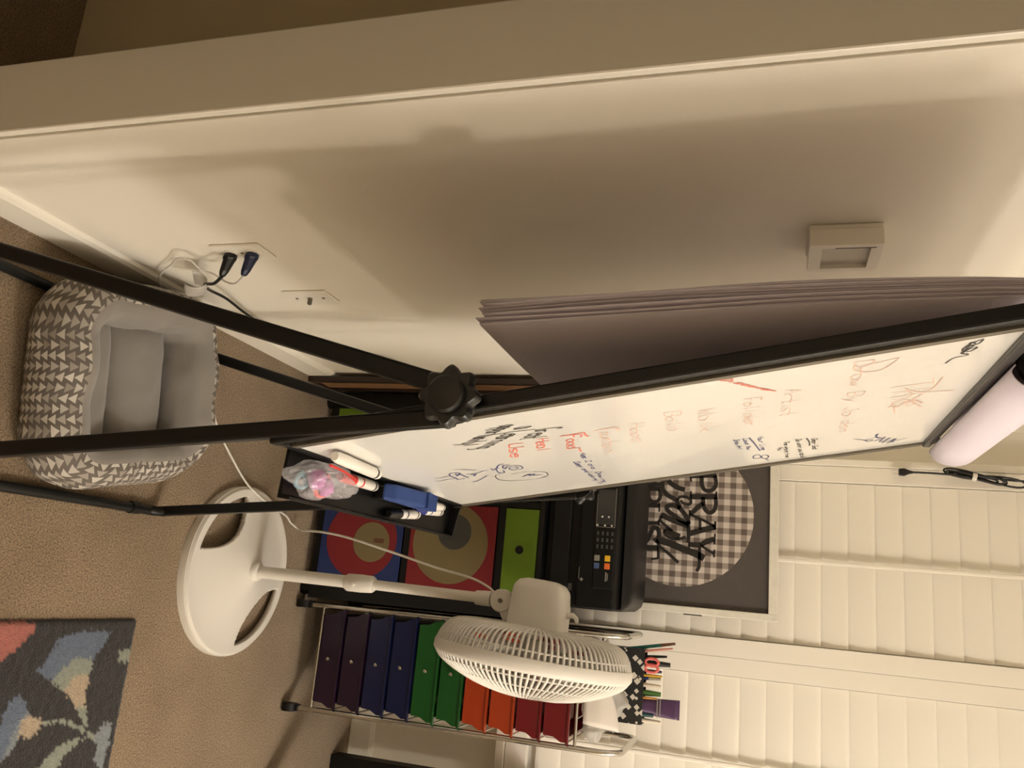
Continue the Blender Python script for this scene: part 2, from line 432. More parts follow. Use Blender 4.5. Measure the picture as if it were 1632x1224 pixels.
STROKES= [('blue',0.0024,[(1.373,1.398),(1.433,1.406),(1.504,1.414)]),('black',0.0026,[(1.448,1.489),(1.486,1.495),(1.522,1.497)]),('blue',0.0022,[(1.549,1.414),(1.541,1.408),(1.554,1.402),(1.573,1.403),(1.579,1.413),(1.559,1.418),(1.558,1.425),(1.58,1.429),(1.591,1.42),(1.556,1.414)]),('blue',0.0022,[(1.592,1.422),(1.617,1.429)]),('red',0.003,[(1.266,1.143),(1.291,1.141)]),('red',0.003,[(1.162,1.136),(1.162,1.152),(1.16,1.171),(1.179,1.171),(1.191,1.173)]),('faint',0.0026,[(1.16,1.186),(1.159,1.204),(1.154,1.217),(1.166,1.22),(1.183,1.22)]),('blue',0.0022,[(1.33,0.876),(1.337,0.883),(1.333,0.902)]),('blue',0.0022,[(1.36,0.867),(1.364,0.877),(1.359,0.891),(1.36,0.904)]),('blue',0.0022,[(1.317,0.908),(1.334,0.904),(1.357,0.905),(1.374,0.904),(1.375,0.913),(1.375,0.917)]),('blue',0.0022,[(1.317,0.908),(1.31,0.918),(1.318,0.924),(1.338,0.923),(1.371,0.924)]),('blue',0.0022,[(1.32,0.918),(1.339,0.916),(1.321,0.927),(1.343,0.913)]),('blue',0.0022,[(1.285,0.926),(1.291,0.938),(1.306,0.948),(1.315,0.958)]),('blue',0.0022,[(1.338,0.931),(1.343,0.94),(1.339,0.954),(1.331,0.964),(1.334,0.971)]),('blue',0.0022,[(1.35,0.936),(1.342,0.943),(1.364,0.937),(1.346,0.947)]),('blue',0.0022,[(1.41,0.918),(1.417,0.921),(1.401,0.937),(1.375,0.957)]),('blue',0.0022,[(1.318,0.982),(1.338,0.98),(1.324,0.989),(1.348,0.983),(1.371,0.982),(1.37,0.99),(1.35,0.993)]),('blue',0.0024,[(1.299,1.01),(1.3,1.002),(1.314,0.994),(1.326,0.991)]),('blue',0.0024,[(1.312,1.016),(1.311,1.007),(1.326,1.0),(1.341,1.0)]),('blue',0.0022,[(1.341,1.0),(1.323,1.009),(1.323,1.021),(1.336,1.028),(1.354,1.027),(1.362,1.019),(1.359,1.008),(1.343,1.006),(1.333,1.012),(1.336,1.019),(1.348,1.021),(1.35,1.014)]),('black',0.0018,[(1.382,0.977),(1.384,0.97),(1.403,0.964),(1.435,0.962),(1.456,0.976),(1.468,0.998),(1.474,1.023),(1.458,1.043),(1.439,1.049),(1.418,1.048),(1.398,1.03),(1.391,1.013),(1.397,0.993)]),('blue',0.003,[(1.435,1.004),(1.424,1.014),(1.416,1.023),(1.434,1.017),(1.422,1.03),(1.436,1.024),(1.438,1.039)]),('black',0.0022,[(1.086,1.635),(1.067,1.64),(1.061,1.655),(1.049,1.645),(1.037,1.651),(1.034,1.659),(1.047,1.654),(1.037,1.644),(1.016,1.647),(1.002,1.658),(1.018,1.657),(1.021,1.649),(1.008,1.647),(1.016,1.654)]),('black',0.0022,[(1.052,1.647),(1.024,1.648),(1.023,1.653),(1.043,1.647)]),('blue',0.002,[(1.521,1.569),(1.537,1.585),(1.562,1.597),(1.552,1.603),(1.544,1.588),(1.532,1.604),(1.541,1.611),(1.521,1.604),(1.5,1.606),(1.526,1.606),(1.542,1.616)]),('blue',0.002,[(1.567,1.608),(1.538,1.622),(1.582,1.617),(1.554,1.632),(1.595,1.623),(1.573,1.641),(1.607,1.633),(1.571,1.644),(1.604,1.64),(1.59,1.648),(1.582,1.664)]),('faint',0.0024,[(1.157,1.645),(1.214,1.643),(1.226,1.636),(1.245,1.632),(1.264,1.626),(1.301,1.644),(1.269,1.624),(1.292,1.613),(1.305,1.605),(1.346,1.612)]),('faint',0.0024,[(1.189,1.604),(1.213,1.617),(1.231,1.636),(1.238,1.654),(1.247,1.675)]),('faint',0.0024,[(1.234,1.591),(1.234,1.606),(1.232,1.628)]),('faint',0.0024,[(1.299,1.597),(1.28,1.605),(1.281,1.624),(1.33,1.646)]),('faint',0.0022,[(1.033,1.535),(1.032,1.551),(1.026,1.573),(1.047,1.57),(1.068,1.56),(1.069,1.546),(1.057,1.532),(1.042,1.526),(1.03,1.527)])]
PIC= [(0.012,[(0.207,1.178),(0.2,1.265)]),(0.004,[(0.196,1.18),(0.227,1.184)]),(0.009,[(0.203,1.26),(0.227,1.264),(0.245,1.259),(0.254,1.245),(0.251,1.228),(0.234,1.219),(0.207,1.218)]),(0.012,[(0.277,1.182),(0.272,1.267)]),(0.004,[(0.258,1.184),(0.297,1.185)]),(0.004,[(0.255,1.266),(0.279,1.267)]),(0.009,[(0.273,1.264),(0.299,1.266),(0.319,1.259),(0.325,1.245),(0.316,1.232),(0.295,1.226),(0.275,1.224)]),(0.01,[(0.295,1.226),(0.311,1.208),(0.333,1.187)]),(0.006,[(0.334,1.182),(0.351,1.227),(0.37,1.267)]),(0.012,[(0.37,1.267),(0.384,1.223),(0.399,1.182)]),(0.006,[(0.35,1.217),(0.382,1.218)]),(0.004,[(0.321,1.183),(0.347,1.184)]),(0.004,[(0.38,1.182),(0.417,1.183)]),(0.005,[(0.353,1.266),(0.379,1.265)]),(0.011,[(0.409,1.264),(0.421,1.237),(0.432,1.221)]),(0.006,[(0.456,1.264),(0.444,1.242),(0.432,1.221)]),(0.011,[(0.432,1.221),(0.432,1.185)]),(0.004,[(0.392,1.266),(0.426,1.265)]),(0.004,[(0.443,1.266),(0.468,1.265)]),(0.004,[(0.419,1.184),(0.449,1.185)]),(0.011,[(0.254,1.165),(0.249,1.141),(0.234,1.116),(0.226,1.109)]),(0.01,[(0.231,1.09),(0.258,1.093),(0.277,1.111),(0.291,1.138),(0.317,1.152),(0.346,1.175),(0.367,1.181)]),(0.006,[(0.291,1.14),(0.279,1.151),(0.28,1.173),(0.291,1.186),(0.302,1.18),(0.299,1.16),(0.29,1.153)]),(0.01,[(0.317,1.152),(0.309,1.13),(0.312,1.111),(0.326,1.111),(0.344,1.136),(0.36,1.163),(0.367,1.181)]),(0.012,[(0.342,1.092),(0.352,1.115),(0.363,1.146),(0.372,1.18)]),(0.006,[(0.344,1.093),(0.36,1.089),(0.376,1.107),(0.392,1.129)]),(0.013,[(0.389,1.105),(0.401,1.13),(0.41,1.154)]),(0.006,[(0.389,1.105),(0.403,1.104),(0.416,1.126),(0.417,1.152),(0.409,1.173)]),(0.008,[(0.357,1.178),(0.389,1.182),(0.427,1.182)]),(0.015,[(0.424,1.079),(0.432,1.118),(0.448,1.166),(0.46,1.205),(0.473,1.234)]),(0.007,[(0.424,1.079),(0.447,1.093),(0.466,1.12),(0.493,1.153)]),(0.007,[(0.438,1.219),(0.472,1.219),(0.501,1.219),(0.515,1.211)]),(0.009,[(0.241,1.083),(0.242,1.061),(0.248,1.035)]),(0.01,[(0.257,1.035),(0.256,1.084)]),(0.008,[(0.259,1.082),(0.281,1.085),(0.297,1.077),(0.3,1.06),(0.287,1.048),(0.26,1.045)]),(0.01,[(0.313,1.034),(0.312,1.084)]),(0.004,[(0.303,1.084),(0.332,1.084)]),(0.008,[(0.313,1.034),(0.337,1.029),(0.364,1.033),(0.372,1.041)]),(0.008,[(0.372,1.039),(0.369,1.085)]),(0.004,[(0.358,1.084),(0.378,1.085)]),(0.01,[(0.39,1.035),(0.408,1.03),(0.429,1.033),(0.431,1.046),(0.41,1.056),(0.388,1.066),(0.387,1.079),(0.399,1.086),(0.417,1.085),(0.429,1.07)]),(0.012,[(0.453,1.034),(0.451,1.087)]),(0.006,[(0.432,1.086),(0.484,1.088)]),(0.004,[(0.484,1.088),(0.488,1.064)]),(0.004,[(0.447,1.034),(0.462,1.034)])]
RUGP= [('coral',[(0.772,1.318),(0.774,1.407),(0.797,1.398),(0.814,1.383),(0.839,1.355),(0.848,1.339),(0.884,1.29),(0.771,1.23)]),('blue',[(0.869,1.432),(0.854,1.448),(0.809,1.471),(0.799,1.508),(0.794,1.549),(0.8,1.62),(0.831,1.603),(0.856,1.582),(0.847,1.529),(0.873,1.496),(0.896,1.477),(0.88,1.445)]),('sage',[(0.896,1.477),(0.873,1.496),(0.847,1.529),(0.856,1.582),(0.887,1.579),(0.887,1.54),(0.915,1.515),(0.905,1.494)]),('beige',[(0.915,1.515),(0.887,1.54),(0.887,1.579),(0.918,1.58),(0.957,1.585),(0.955,1.563),(0.93,1.53)]),('sage',[(0.955,1.559),(0.956,1.587),(1.002,1.607),(0.985,1.583)]),('blue',[(0.988,1.36),(0.932,1.381),(0.91,1.397),(0.925,1.417),(0.946,1.427),(0.97,1.41),(1.009,1.402),(1.05,1.383)]),('mist',[(1.009,1.402),(0.97,1.41),(0.946,1.427),(0.961,1.444),(0.992,1.426),(1.018,1.414),(1.05,1.383)]),('beige',[(0.971,1.42),(0.958,1.436),(0.967,1.473),(0.99,1.472),(1.002,1.445),(0.994,1.424)]),('sage',[(0.972,1.471),(0.975,1.532),(0.993,1.585),(1.022,1.632),(1.026,1.626),(0.997,1.571),(0.981,1.53),(0.981,1.483)]),('sage',[(1.069,1.48),(1.031,1.522),(1.019,1.57),(1.018,1.616),(1.028,1.58),(1.049,1.556),(1.077,1.531)]),('mist',[(1.024,1.629),(0.998,1.65),(1.0,1.68),(1.045,1.68),(1.103,1.671),(1.068,1.641),(1.049,1.648)]),('sage',[(0.865,1.65),(0.844,1.658),(0.834,1.69),(0.868,1.713)])]

# ------------------------------------------------------------------ flip chart easel
M['clampgrey'] = mat('clamp_bar_grey', S(58, 55, 54), 0.4)
YN, YF = 0.958, 1.690
BX = lambda z: 0.612 - 0.187 * z                  # white face of the board
BN = Vector((1, 0, 0.187)).normalized()           # its normal
BT = Vector((-0.187, 0, 1)).normalized()          # up along it
def bp(y, z, off=0.0):
    return Vector((BX(z), y, z)) + BN * off
easel = thing('flip_chart_easel', (0.31, 1.32, 0.0), 'black tubular A-frame easel carrying a scribbled whiteboard beside the wall', 'easel')
KZ, KX = 1.05, 0.398
for y in (YN, YF):
    s_ = -1 if y == YN else 1
    MB().bar((0.107, y, 0.02), (KX - 0.015, y, KZ), 0.025, 0.020).build('rear_leg', 'blackmetal', easel, bevel=0.004)
    MB().bar((0.518, y, 0.02), (KX + 0.021, y, KZ), 0.0235, 0.020).build('front_leg', 'blackmetal', easel, bevel=0.004)
    MB().bar(bp(y + (0.004 if y == YN else -0.004), 0.79, -0.010), bp(y + (0.004 if y == YN else -0.004), 1.735, -0.010), 0.019, 0.018).build('side_post', 'blackmetal', easel, bevel=0.003)
    # star knob
    yk = y + s_ * 0.012
    k = MB()
    mod = lambda q: 1 + 0.11 * math.cos(8 * q)
    k.lathe([(0.020, 0.0), (0.031, 0.002), (0.0365, 0.007), (0.0365, 0.017), (0.033, 0.023)], (KX, yk, KZ), (0, s_, 0), 96, mod=mod)
    ko = k.build('clamp_knob', 'knobplastic', easel, smooth='auto')
    MB().lathe([(0.024, 0.022), (0.024, 0.030), (0.021, 0.033), (0.006, 0.034)], (KX, yk, KZ), (0, s_, 0), 32).build('knob_cap', 'knobplastic', ko, smooth='auto')
    MB().lathe([(0.030, 0.0), (0.030, 0.012)], (KX, yk - s_ * 0.013, KZ), (0, s_, 0), 28).build('clamp_bracket', 'blackmetal', easel, smooth='auto')
for x, nm in ((0.107, 'rear_base'), (0.518, 'front_base')):
    g = 0.06 if x > 0.3 else -0.03
    pts = [(x, YN, 0.02), (x, YN + 0.03, 0.0125), (x, YF - 0.06, 0.0125), (x, YF - 0.02, 0.017), (x, YF, 0.04)]
    bo = MB().tube(smoothpath(pts, 6), 0.0115, 10).build(nm, 'blackmetal', easel, smooth='auto')
    MB().tube([(x, YF - 0.09, 0.0125), (x, YF - 0.066, 0.0125)], 0.0145, 12).build('sleeve', 'blackmetal', bo, smooth='auto')
# whiteboard
y0, y1, z0, z1 = 0.985, 1.648, 0.812, 1.700
w = MB()
c = [bp(y0, z0), bp(y1, z0), bp(y1, z1), bp(y0, z1)]
d = [q - BN * 0.010 for q in c]
w.add(c + d, [(0, 1, 2, 3), (7, 6, 5, 4), (0, 4, 5, 1), (1, 5, 6, 2), (2, 6, 7, 3), (3, 7, 4, 0)])
wb = w.build('whiteboard', 'board', easel)
wb['label'] = 'white dry-erase surface covered in marker notes'
MB().bar(bp(y0 - 0.006, z0, 0.001), bp(y0 - 0.006, z1, 0.001), 0.005, 0.012).build('grey_edge', 'graymetal', wb, bevel=0.001)
MB().bar(bp(y1 + 0.010, z0 - 0.02, -0.004), bp(y1 + 0.010, z1, -0.004), 0.016, 0.018).build('black_edge', 'blackmetal', wb, bevel=0.002)
MB().bar(bp(y1 + 0.003, z0, 0.002), bp(y1 + 0.003, z1, 0.002), 0.005, 0.006).build('grey_edge', 'graymetal', wb, bevel=0.001)
MB().bar(bp(y0 - 0.02, z0 - 0.010, -0.008), bp(y1 + 0.02, z0 - 0.010, -0.008), 0.016, 0.020, (0, 0, 1)).build('bottom_rail', 'blackmetal', easel, bevel=0.002)
MB().bar(bp(y0 - 0.02, 1.7055, 0.003), bp(y1 + 0.012, 1.7055, 0.003), 0.012, 0.014, (0, 0, 1)).build('clamp_bar', 'clampgrey', easel, bevel=0.002)
# marker tray
TZ = 0.772
t = MB()
pf = [(0.455, TZ), (0.520, TZ - 0.004), (0.524, TZ + 0.010), (0.528, TZ + 0.010), (0.526, TZ - 0.010), (0.455, TZ - 0.005)]
t.prism(pf, 1, 1.035, 1.695)
t.build('marker_tray', 'blackplastic', easel)
tz = MB()
tz.prism([(0.455, TZ), (0.455, TZ + 0.026), (0.47, TZ + 0.02), (0.526, TZ + 0.01), (0.526, TZ - 0.01)], 1, 1.690, 1.696)
tz.build('tray_end', 'blackplastic', easel)

# handwriting: single stroke letters on a 4 x 8 grid (baseline at 2)
GL = {'T': '08 48/28 22', 'h': '08 02/04 25 44 42', 'e': '04 44 45 25 04 03 12 32 43', 'D': '02 08 28 46 44 22 02', 'r': '05 02/04 25 45', 'a': '45 42/44 25 05 03 12 32 44',
 'w': '05 12 24 32 45', 'B': '02 08 38 47 35 05/35 44 43 22 02', 'y': '05 22/45 00', 'J': '18 48/38 33 22 03', 'i': '25 22/27 27', 'd': '48 42/44 25 04 03 12 32 43', 'n': '05 02/04 25 44 42',
 'A': '02 28 42/15 35', 't': '28 23 32 42/05 45', 's': '45 15 04 33 32 02', 'F': '02 08 48/05 35', 'o': '25 04 03 12 32 43 44 25', 'l': '28 23 32', 'W': '08 12 26 32 48', 'k': '08 02/45 03/14 42',
 'H': '08 02/48 42/05 45', 'p': '05 00/04 25 44 33 12 03', 'u': '05 03 12 32 44/45 42', 'U': '08 03 12 32 43 48', 'g': '45 41 30 10/44 25 04 03 22 43', 'G': '47 28 06 04 12 32 44 24', 'L': '08 02 42',
 'C': '47 28 06 04 12 32 43', 'm': '05 02/04 15 22/24 35 42', '!': '28 24/22 22', '.': '22 22', 'v': '05 22 45', 'c': '44 25 04 03 12 43', 'Y': '08 25 48/25 22', 'I': '08 48/28 22/02 42'}
def ribbon(mb, pts, w):
    """flat stroke on the board; pts are (y, z) along the board plane"""
    P = [bp(a, b, 0.0007) for a, b in pts]
    if len(P) < 2 or (P[0] - P[-1]).length < 1e-6 and len(P) == 2: P = [P[0], P[0] + BT * w * 0.9]
    L, Rr = [], []
    for i, q in enumerate(P):
        tt = P[min(i + 1, len(P) - 1)] - P[max(i - 1, 0)]
        if tt.length < 1e-9: tt = BT.copy()
        nn = BN.cross(tt.normalized()) * (w / 2)
        L.append(q + nn); Rr.append(q - nn)
    vs = L + Rr; n = len(P)
    mb.add(vs, [(i, i + n, i + n + 1, i + 1) for i in range(n - 1)])
INKM = {'red': 'inkred', 'faint': 'inkfaint', 'black': 'inkblack', 'blue': 'inkblue'}
INKN = {'red': 'red', 'faint': 'faint_red', 'black': 'black', 'blue': 'blue'}
def curve2(pts, n=4):
    q = smoothpath([(a, b, 0) for a, b in pts], n) if len(pts) > 2 else [Vector((a, b, 0)) for a, b in pts]
    return [(v.x, v.y) for v in q]
for (col, wd, text, ya, za, yb, zb, hh) in WORDS:
    n = len(text); du = Vector((yb - ya, zb - za)); step = du / n; cw = step * 0.78
    mb = MB()
    for i, ch in enumerate(text + ' '):
        if ch == ' ':
            if mb.f: mb.build(INKN[col] + '_word', INKM[col], wb, recalc=False)
            mb = MB(); continue
        if step.length > 0.03 and mb.f:
            mb.build(INKN[col] + '_letter', INKM[col], wb, recalc=False); mb = MB()
        o = Vector((ya, za)) + step * i
        for st in GL[ch].split('/'):
            pts = []
            for pr in st.split():
                gx, gy = int(pr[0]) / 4, (int(pr[1]) - 2) / 6 * (1.7 if col == 'black' and wd > 0.0022 else 1.0)
                p = o + cw * gx + Vector((0.004 * gy, hh * gy))
                pts.append((p.x + random.uniform(-1, 1) * 0.0006, p.y + random.uniform(-1, 1) * 0.0006))
            ribbon(mb, curve2(pts), wd * 0.85)
for (col, wd, pts) in STROKES:
    mb = MB(); ribbon(mb, curve2(pts, 5), wd); mb.build(INKN[col] + '_stroke', INKM[col], wb, recalc=False)

# flip chart pad: sheets clamped on the front, folded over the top and hanging behind
pad = thing('flip_chart_pad', (0.27, 1.32, 1.05), 'thick white paper pad folded over the top of the easel, hanging behind the whiteboard', 'paper pad')
def sheet(i, n):
    f = i / (n - 1)
    xb = 0.284 - 0.036 * f
    zb = 1.058 + 0.006 * math.sin(i * 2.3)
    r = 0.038 + 0.004 * (1 - f)
    prof = [(0.3035, 1.7145), (0.312 + 0.003 * f, 1.7095), (0.328 + 0.003 * f, 1.722), (0.335 + 0.002 * f, 1.748), (0.327 + 0.002 * f, 1.775), (0.306, 1.792 + 0.004 * f), (0.280 - 0.006 * f, 1.788 + 0.004 * f), (0.262 - 0.016 * f, 1.762),
            (0.256 - 0.022 * f, 1.72), (0.257 - 0.028 * f, 1.62), (0.262 - 0.032 * f, 1.45), (0.272 - 0.034 * f + 0.003 * math.sin(i), 1.25), (xb, zb)]
    prof = [(0.292, 1.780 + 0.006 * f), (0.281 - 0.006 * f, 1.780 + 0.004 * f)] + prof[7:]
    zb = zb
    P = smoothpath([(a, 0, b) for a, b in prof], 5)
    ya, yb = 0.990 + 0.004 * math.sin(i * 1.7), 1.648
    q = MB(); N = 5
    vs = []
    for p in P:
        for k in range(N):
            vs.append((p.x + 0.0012 * math.sin(k * 2.0 + i), ya + (yb - ya) * k / (N - 1), p.z))
    fs = [(a * N + k, (a + 1) * N + k, (a + 1) * N + k + 1, a * N + k + 1) for a in range(len(P) - 1) for k in range(N - 1)]
    q.add(vs, fs)
    return q.build('sheet', 'paper', pad, smooth=True, solid=0.0014)
for i in range(9): sheet(i, 9)
# the top sheet curls forward over the clamp bar into a roll, a black end plug in its near end
RP = smoothpath([(a, 0, b) for a, b in [(0.3035, 1.7145), (0.314, 1.7095), (0.330, 1.722), (0.337, 1.748), (0.329, 1.775), (0.307, 1.794), (0.282, 1.790), (0.264, 1.764), (0.262, 1.735), (0.272, 1.715)]], 5)
q = MB(); N = 6
q.add([(p.x, 1.10 + (1.648 - 1.10) * k / (N - 1), p.z) for p in RP for k in range(N)], [(a * N + k, (a + 1) * N + k, (a + 1) * N + k + 1, a * N + k + 1) for a in range(len(RP) - 1) for k in range(N - 1)])
q.build('curled_sheet', 'paper', pad, smooth=True, solid=0.0016)
MB().lathe([(0.034, 0.0), (0.034, 0.012), (0.026, 0.016)], (0.2985, 1.112, 1.7515), (0, -1, 0), 36).build('roll_end_plug', 'blackplastic', pad, smooth='auto')

# things on the marker tray
def marker(p, q, cap, label, name='dry_erase_marker', r=0.0088, capfrac=0.36):
    p, q = Vector(p), Vector(q); ax = q - p; L = ax.length; ax.normalize()
    t = thing(name, tuple(p), label, 'marker', 'markers on the easel tray')
    b = MB().lathe([(r * 0.97, L * capfrac), (r, L * capfrac + 0.004), (r, L - 0.006), (r * 0.86, L - 0.001), (r * 0.5, L)], p, ax, 20).build('barrel', 'markerwhite', t, smooth='auto')
    MB().lathe([(r * 0.72, 0), (r * 0.82, 0.004), (r * 0.98, 0.012), (r * 1.03, L * capfrac)], p, ax, 20).build('cap', cap, t, smooth='auto')
    # printed band
    MB().lathe([(r * 1.012, L * 0.52), (r * 1.012, L * 0.56)], p, ax, 20, cap=False).build('printed_band', cap, b, smooth=True)
    MB().lathe([(r * 1.012, L * 0.88), (r * 1.012, L * 0.92)], p, ax, 20, cap=False).build('printed_band', 'bingrey', b, smooth=True)
    return t
RZ = TZ + 0.0092
marker((0.475, 1.165, RZ + 0.004), (0.473, 1.300, RZ), 'capred', 'white marker with red cap, its capped end in the plastic bag on the easel tray')
marker((0.512, 1.365, RZ), (0.500, 1.495, RZ), 'capblack', 'white marker with black cap lying on the easel tray')
marker((0.492, 1.475, RZ), (0.482, 1.612, RZ), 'capblue', 'white marker with blue cap lying at the far end of the easel tray')
marker((0.4755, 1.500, RZ + 0.012), (0.4745, 1.592, RZ + 0.012), 'markerwhite', 'plain white marker mostly hidden behind the blue eraser', capfrac=0.3, r=0.008)
marker(bp(1.030, 0.845, 0.0105), bp(1.190, 0.836, 0.0105), 'markerwhite', 'plain white marker resting on the zip bag against the whiteboard', capfrac=0.3, r=0.0088)
er = thing('whiteboard_eraser', (0.473, 1.385, TZ), 'ridged blue foam eraser on the easel tray', 'eraser')
e = MB()
R = rotx(0)
e.prism([(1.290, TZ + 0.030), (1.305, TZ + 0.024), (1.465, TZ + 0.024), (1.470, TZ + 0.052), (1.395, TZ + 0.064), (1.305, TZ + 0.048)], 0, 0.4665, 0.494)
e.build('eraser_body', 'blueraser', er, bevel=0.004)
for i in range(5):
    y = 1.405 + i * 0.013
    MB().bb(0.4655, 0.4955, y, y + 0.007, TZ + 0.040, TZ + 0.0690 - 0.0020 * i).build('ridge', 'blueraser', er, bevel=0.002)
MB().bb(0.4685, 0.491, 1.315, 1.458, TZ, TZ + 0.0245).build('felt_pad', 'capblack', er, bevel=0.002)

def blob(c, r, seed, nu=28, nv=18, amp=0.25, fq=22, flat=1.0, minz=None):
    q = MB(); c = Vector(c)
    def fn(u, v):
        th = 2 * PI * u; ph = PI * (v * 0.998 + 0.001)
        d = Vector((math.sin(ph) * math.cos(th) * r[0], math.sin(ph) * math.sin(th) * r[1], math.cos(ph) * r[2]))
        k = 1 + amp * (noise.noise(d * fq + Vector((seed, 0, 0))) + 0.5 * abs(noise.noise(d * fq * 2.2 + Vector((0, seed, 0)))))
        p = c + d * k
        if minz is not None and p.z < minz: p.z = minz + 0.0006 * noise.noise(p * 90)
        return p
    q.grid(fn, nu, nv, cu=True)
    return q
bag = thing('zip_bag', (0.488, 1.12, TZ), 'clear plastic zip bag holding small coloured bits on the easel tray', 'bag')
blob((0.494, 1.088, TZ + 0.032), (0.023, 0.060, 0.036), 3.1, 44, 26, 0.5, 34, minz=TZ + 0.001).build('film', 'clearbag', bag)
zt = MB(); 
zp = smoothpath([bp(1.035, 0.835, 0.021), bp(1.07, 0.834, 0.022), bp(1.10, 0.830, 0.023), bp(1.135, 0.824, 0.025)], 4)
zt.tube(zp, 0.0022, 6, flat=0.5); zt.build('zip_strip', 'capred', bag, smooth=True)
bits = [('pompom', (0.492, 1.078, TZ + 0.024), 0.014, S(188, 84, 170)), ('pompom', (0.499, 1.111, TZ + 0.022), 0.013, S(196, 96, 176)), ('ring', (0.500, 1.112, TZ + 0.014), 0.014, S(228, 66, 52)),
        ('ring', (0.497, 1.056, TZ + 0.012), 0.012, S(96, 150, 170)), ('pompom', (0.490, 1.106, TZ + 0.014), 0.010, S(200, 170, 90)), ('ring', (0.488, 1.131, TZ + 0.012), 0.011, S(210, 70, 100))]
for i, (kd, c, r, colr) in enumerate(bits):
    mm = mat('bag_bit_%d' % i, colr, 0.5)
    if kd == 'ring':
        t_ = thing('hair_tie', c, ['', '', 'red loop of hair tie in the zip bag', 'teal loop of hair tie in the zip bag', '', 'pink loop of hair tie in the zip bag'][i], 'hair tie', 'coloured bits in the zip bag')
        pts = [(c[0] + r * math.cos(a) * 0.9, c[1] + r * math.sin(a), c[2] + 0.003 * math.sin(2 * a)) for a in [2 * PI * k / 20 for k in range(20)]]
        MB().tube(pts, r * 0.28, 8, closed=True).build('loop', mm, t_, smooth=True)
    else:
        t_ = blob(c, (r, r, r * 0.9), i * 3.3, 24, 16, 0.25, 180).build('pompom', mm, None, smooth=True, at=c)
        tag(t_, ['purple pompom in the zip bag', 'pinkish purple pompom beside the red loop in the zip bag', '', '', 'small mustard pompom in the zip bag'][i], 'pompom', 'coloured bits in the zip bag')

# ------------------------------------------------------------------ pet bed
bed = thing('pet_bed', (0.268, 1.43, 0.0), 'square pet bed, grey plush inside, triangle print outside, on the carpet under the easel', 'pet bed')
BR = rotz(math.radians(12.5)); BC = Vector((0.264, 1.437, 0))
HX, HY, CRN = 0.168, 0.172, 0.075
def rr(u):
    """rounded rectangle path, u in 0..1; returns point, outward normal, arc length"""
    sx, sy = HX - CRN, HY - CRN
    segs = [(2 * sy, 0), (PI / 2 * CRN, 1), (2 * sx, 0), (PI / 2 * CRN, 1)] * 2
    segs = [(2 * sy, 's', (HX, -sy), (0, 1), (1, 0)), (PI / 2 * CRN, 'c', (sx, sy), 0), (2 * sx, 's', (sx, HY), (-1, 0), (0, 1)), (PI / 2 * CRN, 'c', (-sx, sy), PI / 2),
            (2 * sy, 's', (-HX, sy), (0, -1), (-1, 0)), (PI / 2 * CRN, 'c', (-sx, -sy), PI), (2 * sx, 's', (-sx, -HY), (1, 0), (0, -1)), (PI / 2 * CRN, 'c', (sx, -sy), 1.5 * PI)]
    T = sum(q[0] for q in segs); d = u * T; acc = 0
    for q in segs:
        if d <= acc + q[0] + 1e-9:
            e = d - acc
            if q[1] == 's': return Vector((q[2][0] + q[3][0] * e, q[2][1] + q[3][1] * e, 0)), Vector((q[4][0], q[4][1], 0)), d
            a = q[3] + e / CRN
            return Vector((q[2][0] + CRN * math.cos(a), q[2][1] + CRN * math.sin(a), 0)), Vector((math.cos(a), math.sin(a), 0)), d
        acc += q[0]
    return rr(0)
PERIM = 2 * (2 * (HX - CRN) + 2 * (HY - CRN)) + 2 * PI * CRN
def ring_surface(prof, name, m, uvs=None, wr=0.004):
    NU, P = 150, smoothpath([(a, 0, b) for a, b in prof], 6); NV = len(P)
    q = MB(); uvl = []
    ln = [0]
    for i in range(1, NV): ln.append(ln[-1] + (P[i] - P[i - 1]).length)
    for i in range(NU + 1):
        pt, nr, d = rr((i % NU) / NU)
        if i == NU: d = PERIM
        hm = 1.0 + 0.06 * pt.y / HY + 0.035 * math.sin(6.28 * i / NU * 4 + 0.6) + 0.03 * math.sin(6.28 * i / NU * 9)
        for j in range(NV):
            far = max(0.0, min(1.0, (nr.y - 0.3) / 0.5))
            px_ = P[j].x + far * 0.014 * ((max(0.0, P[j].z - 0.10) / 0.04) if name == 'outer_cover' else max(0.0, 1 - j / (NV * 0.45)))
            p = pt + nr * px_ + Vector((0, 0, P[j].z * (1 + (hm - 1) * min(1, P[j].z / 0.12))))
            k = wr * noise.noise(p * 16) + wr * 0.6 * noise.noise(p * 38)
            p = p + nr * k
            p.z = max(0.002, p.z)
            p = BR @ p + BC; p.z += max(0.0, 0.5 - p.x) * 0.068
            q.v.append(p); uvl.append((d / 0.0205, ln[j] / 0.0175))
    for i in range(NU):
        for j in range(NV - 1):
            q.f.append((i * NV + j, (i + 1) * NV + j, (i + 1) * NV + j + 1, i * NV + j + 1))
    o = q.build(name, m, bed, smooth=True, recalc=False)
    ul = o.data.uv_layers.new(name='UVMap')
    for lp in o.data.loops: ul.data[lp.index].uv = uvl[lp.vertex_index]
    return o
ring_surface([(0.020, 0.002), (0.040, 0.012), (0.053, 0.045), (0.052, 0.085), (0.040, 0.118), (0.018, 0.136), (0.000, 0.139)], 'outer_cover', 'triangles')
ring_surface([(0.000, 0.139), (-0.012, 0.138), (-0.030, 0.128), (-0.044, 0.10), (-0.047, 0.07), (-0.040, 0.030)], 'inner_lining', 'plushgrey')
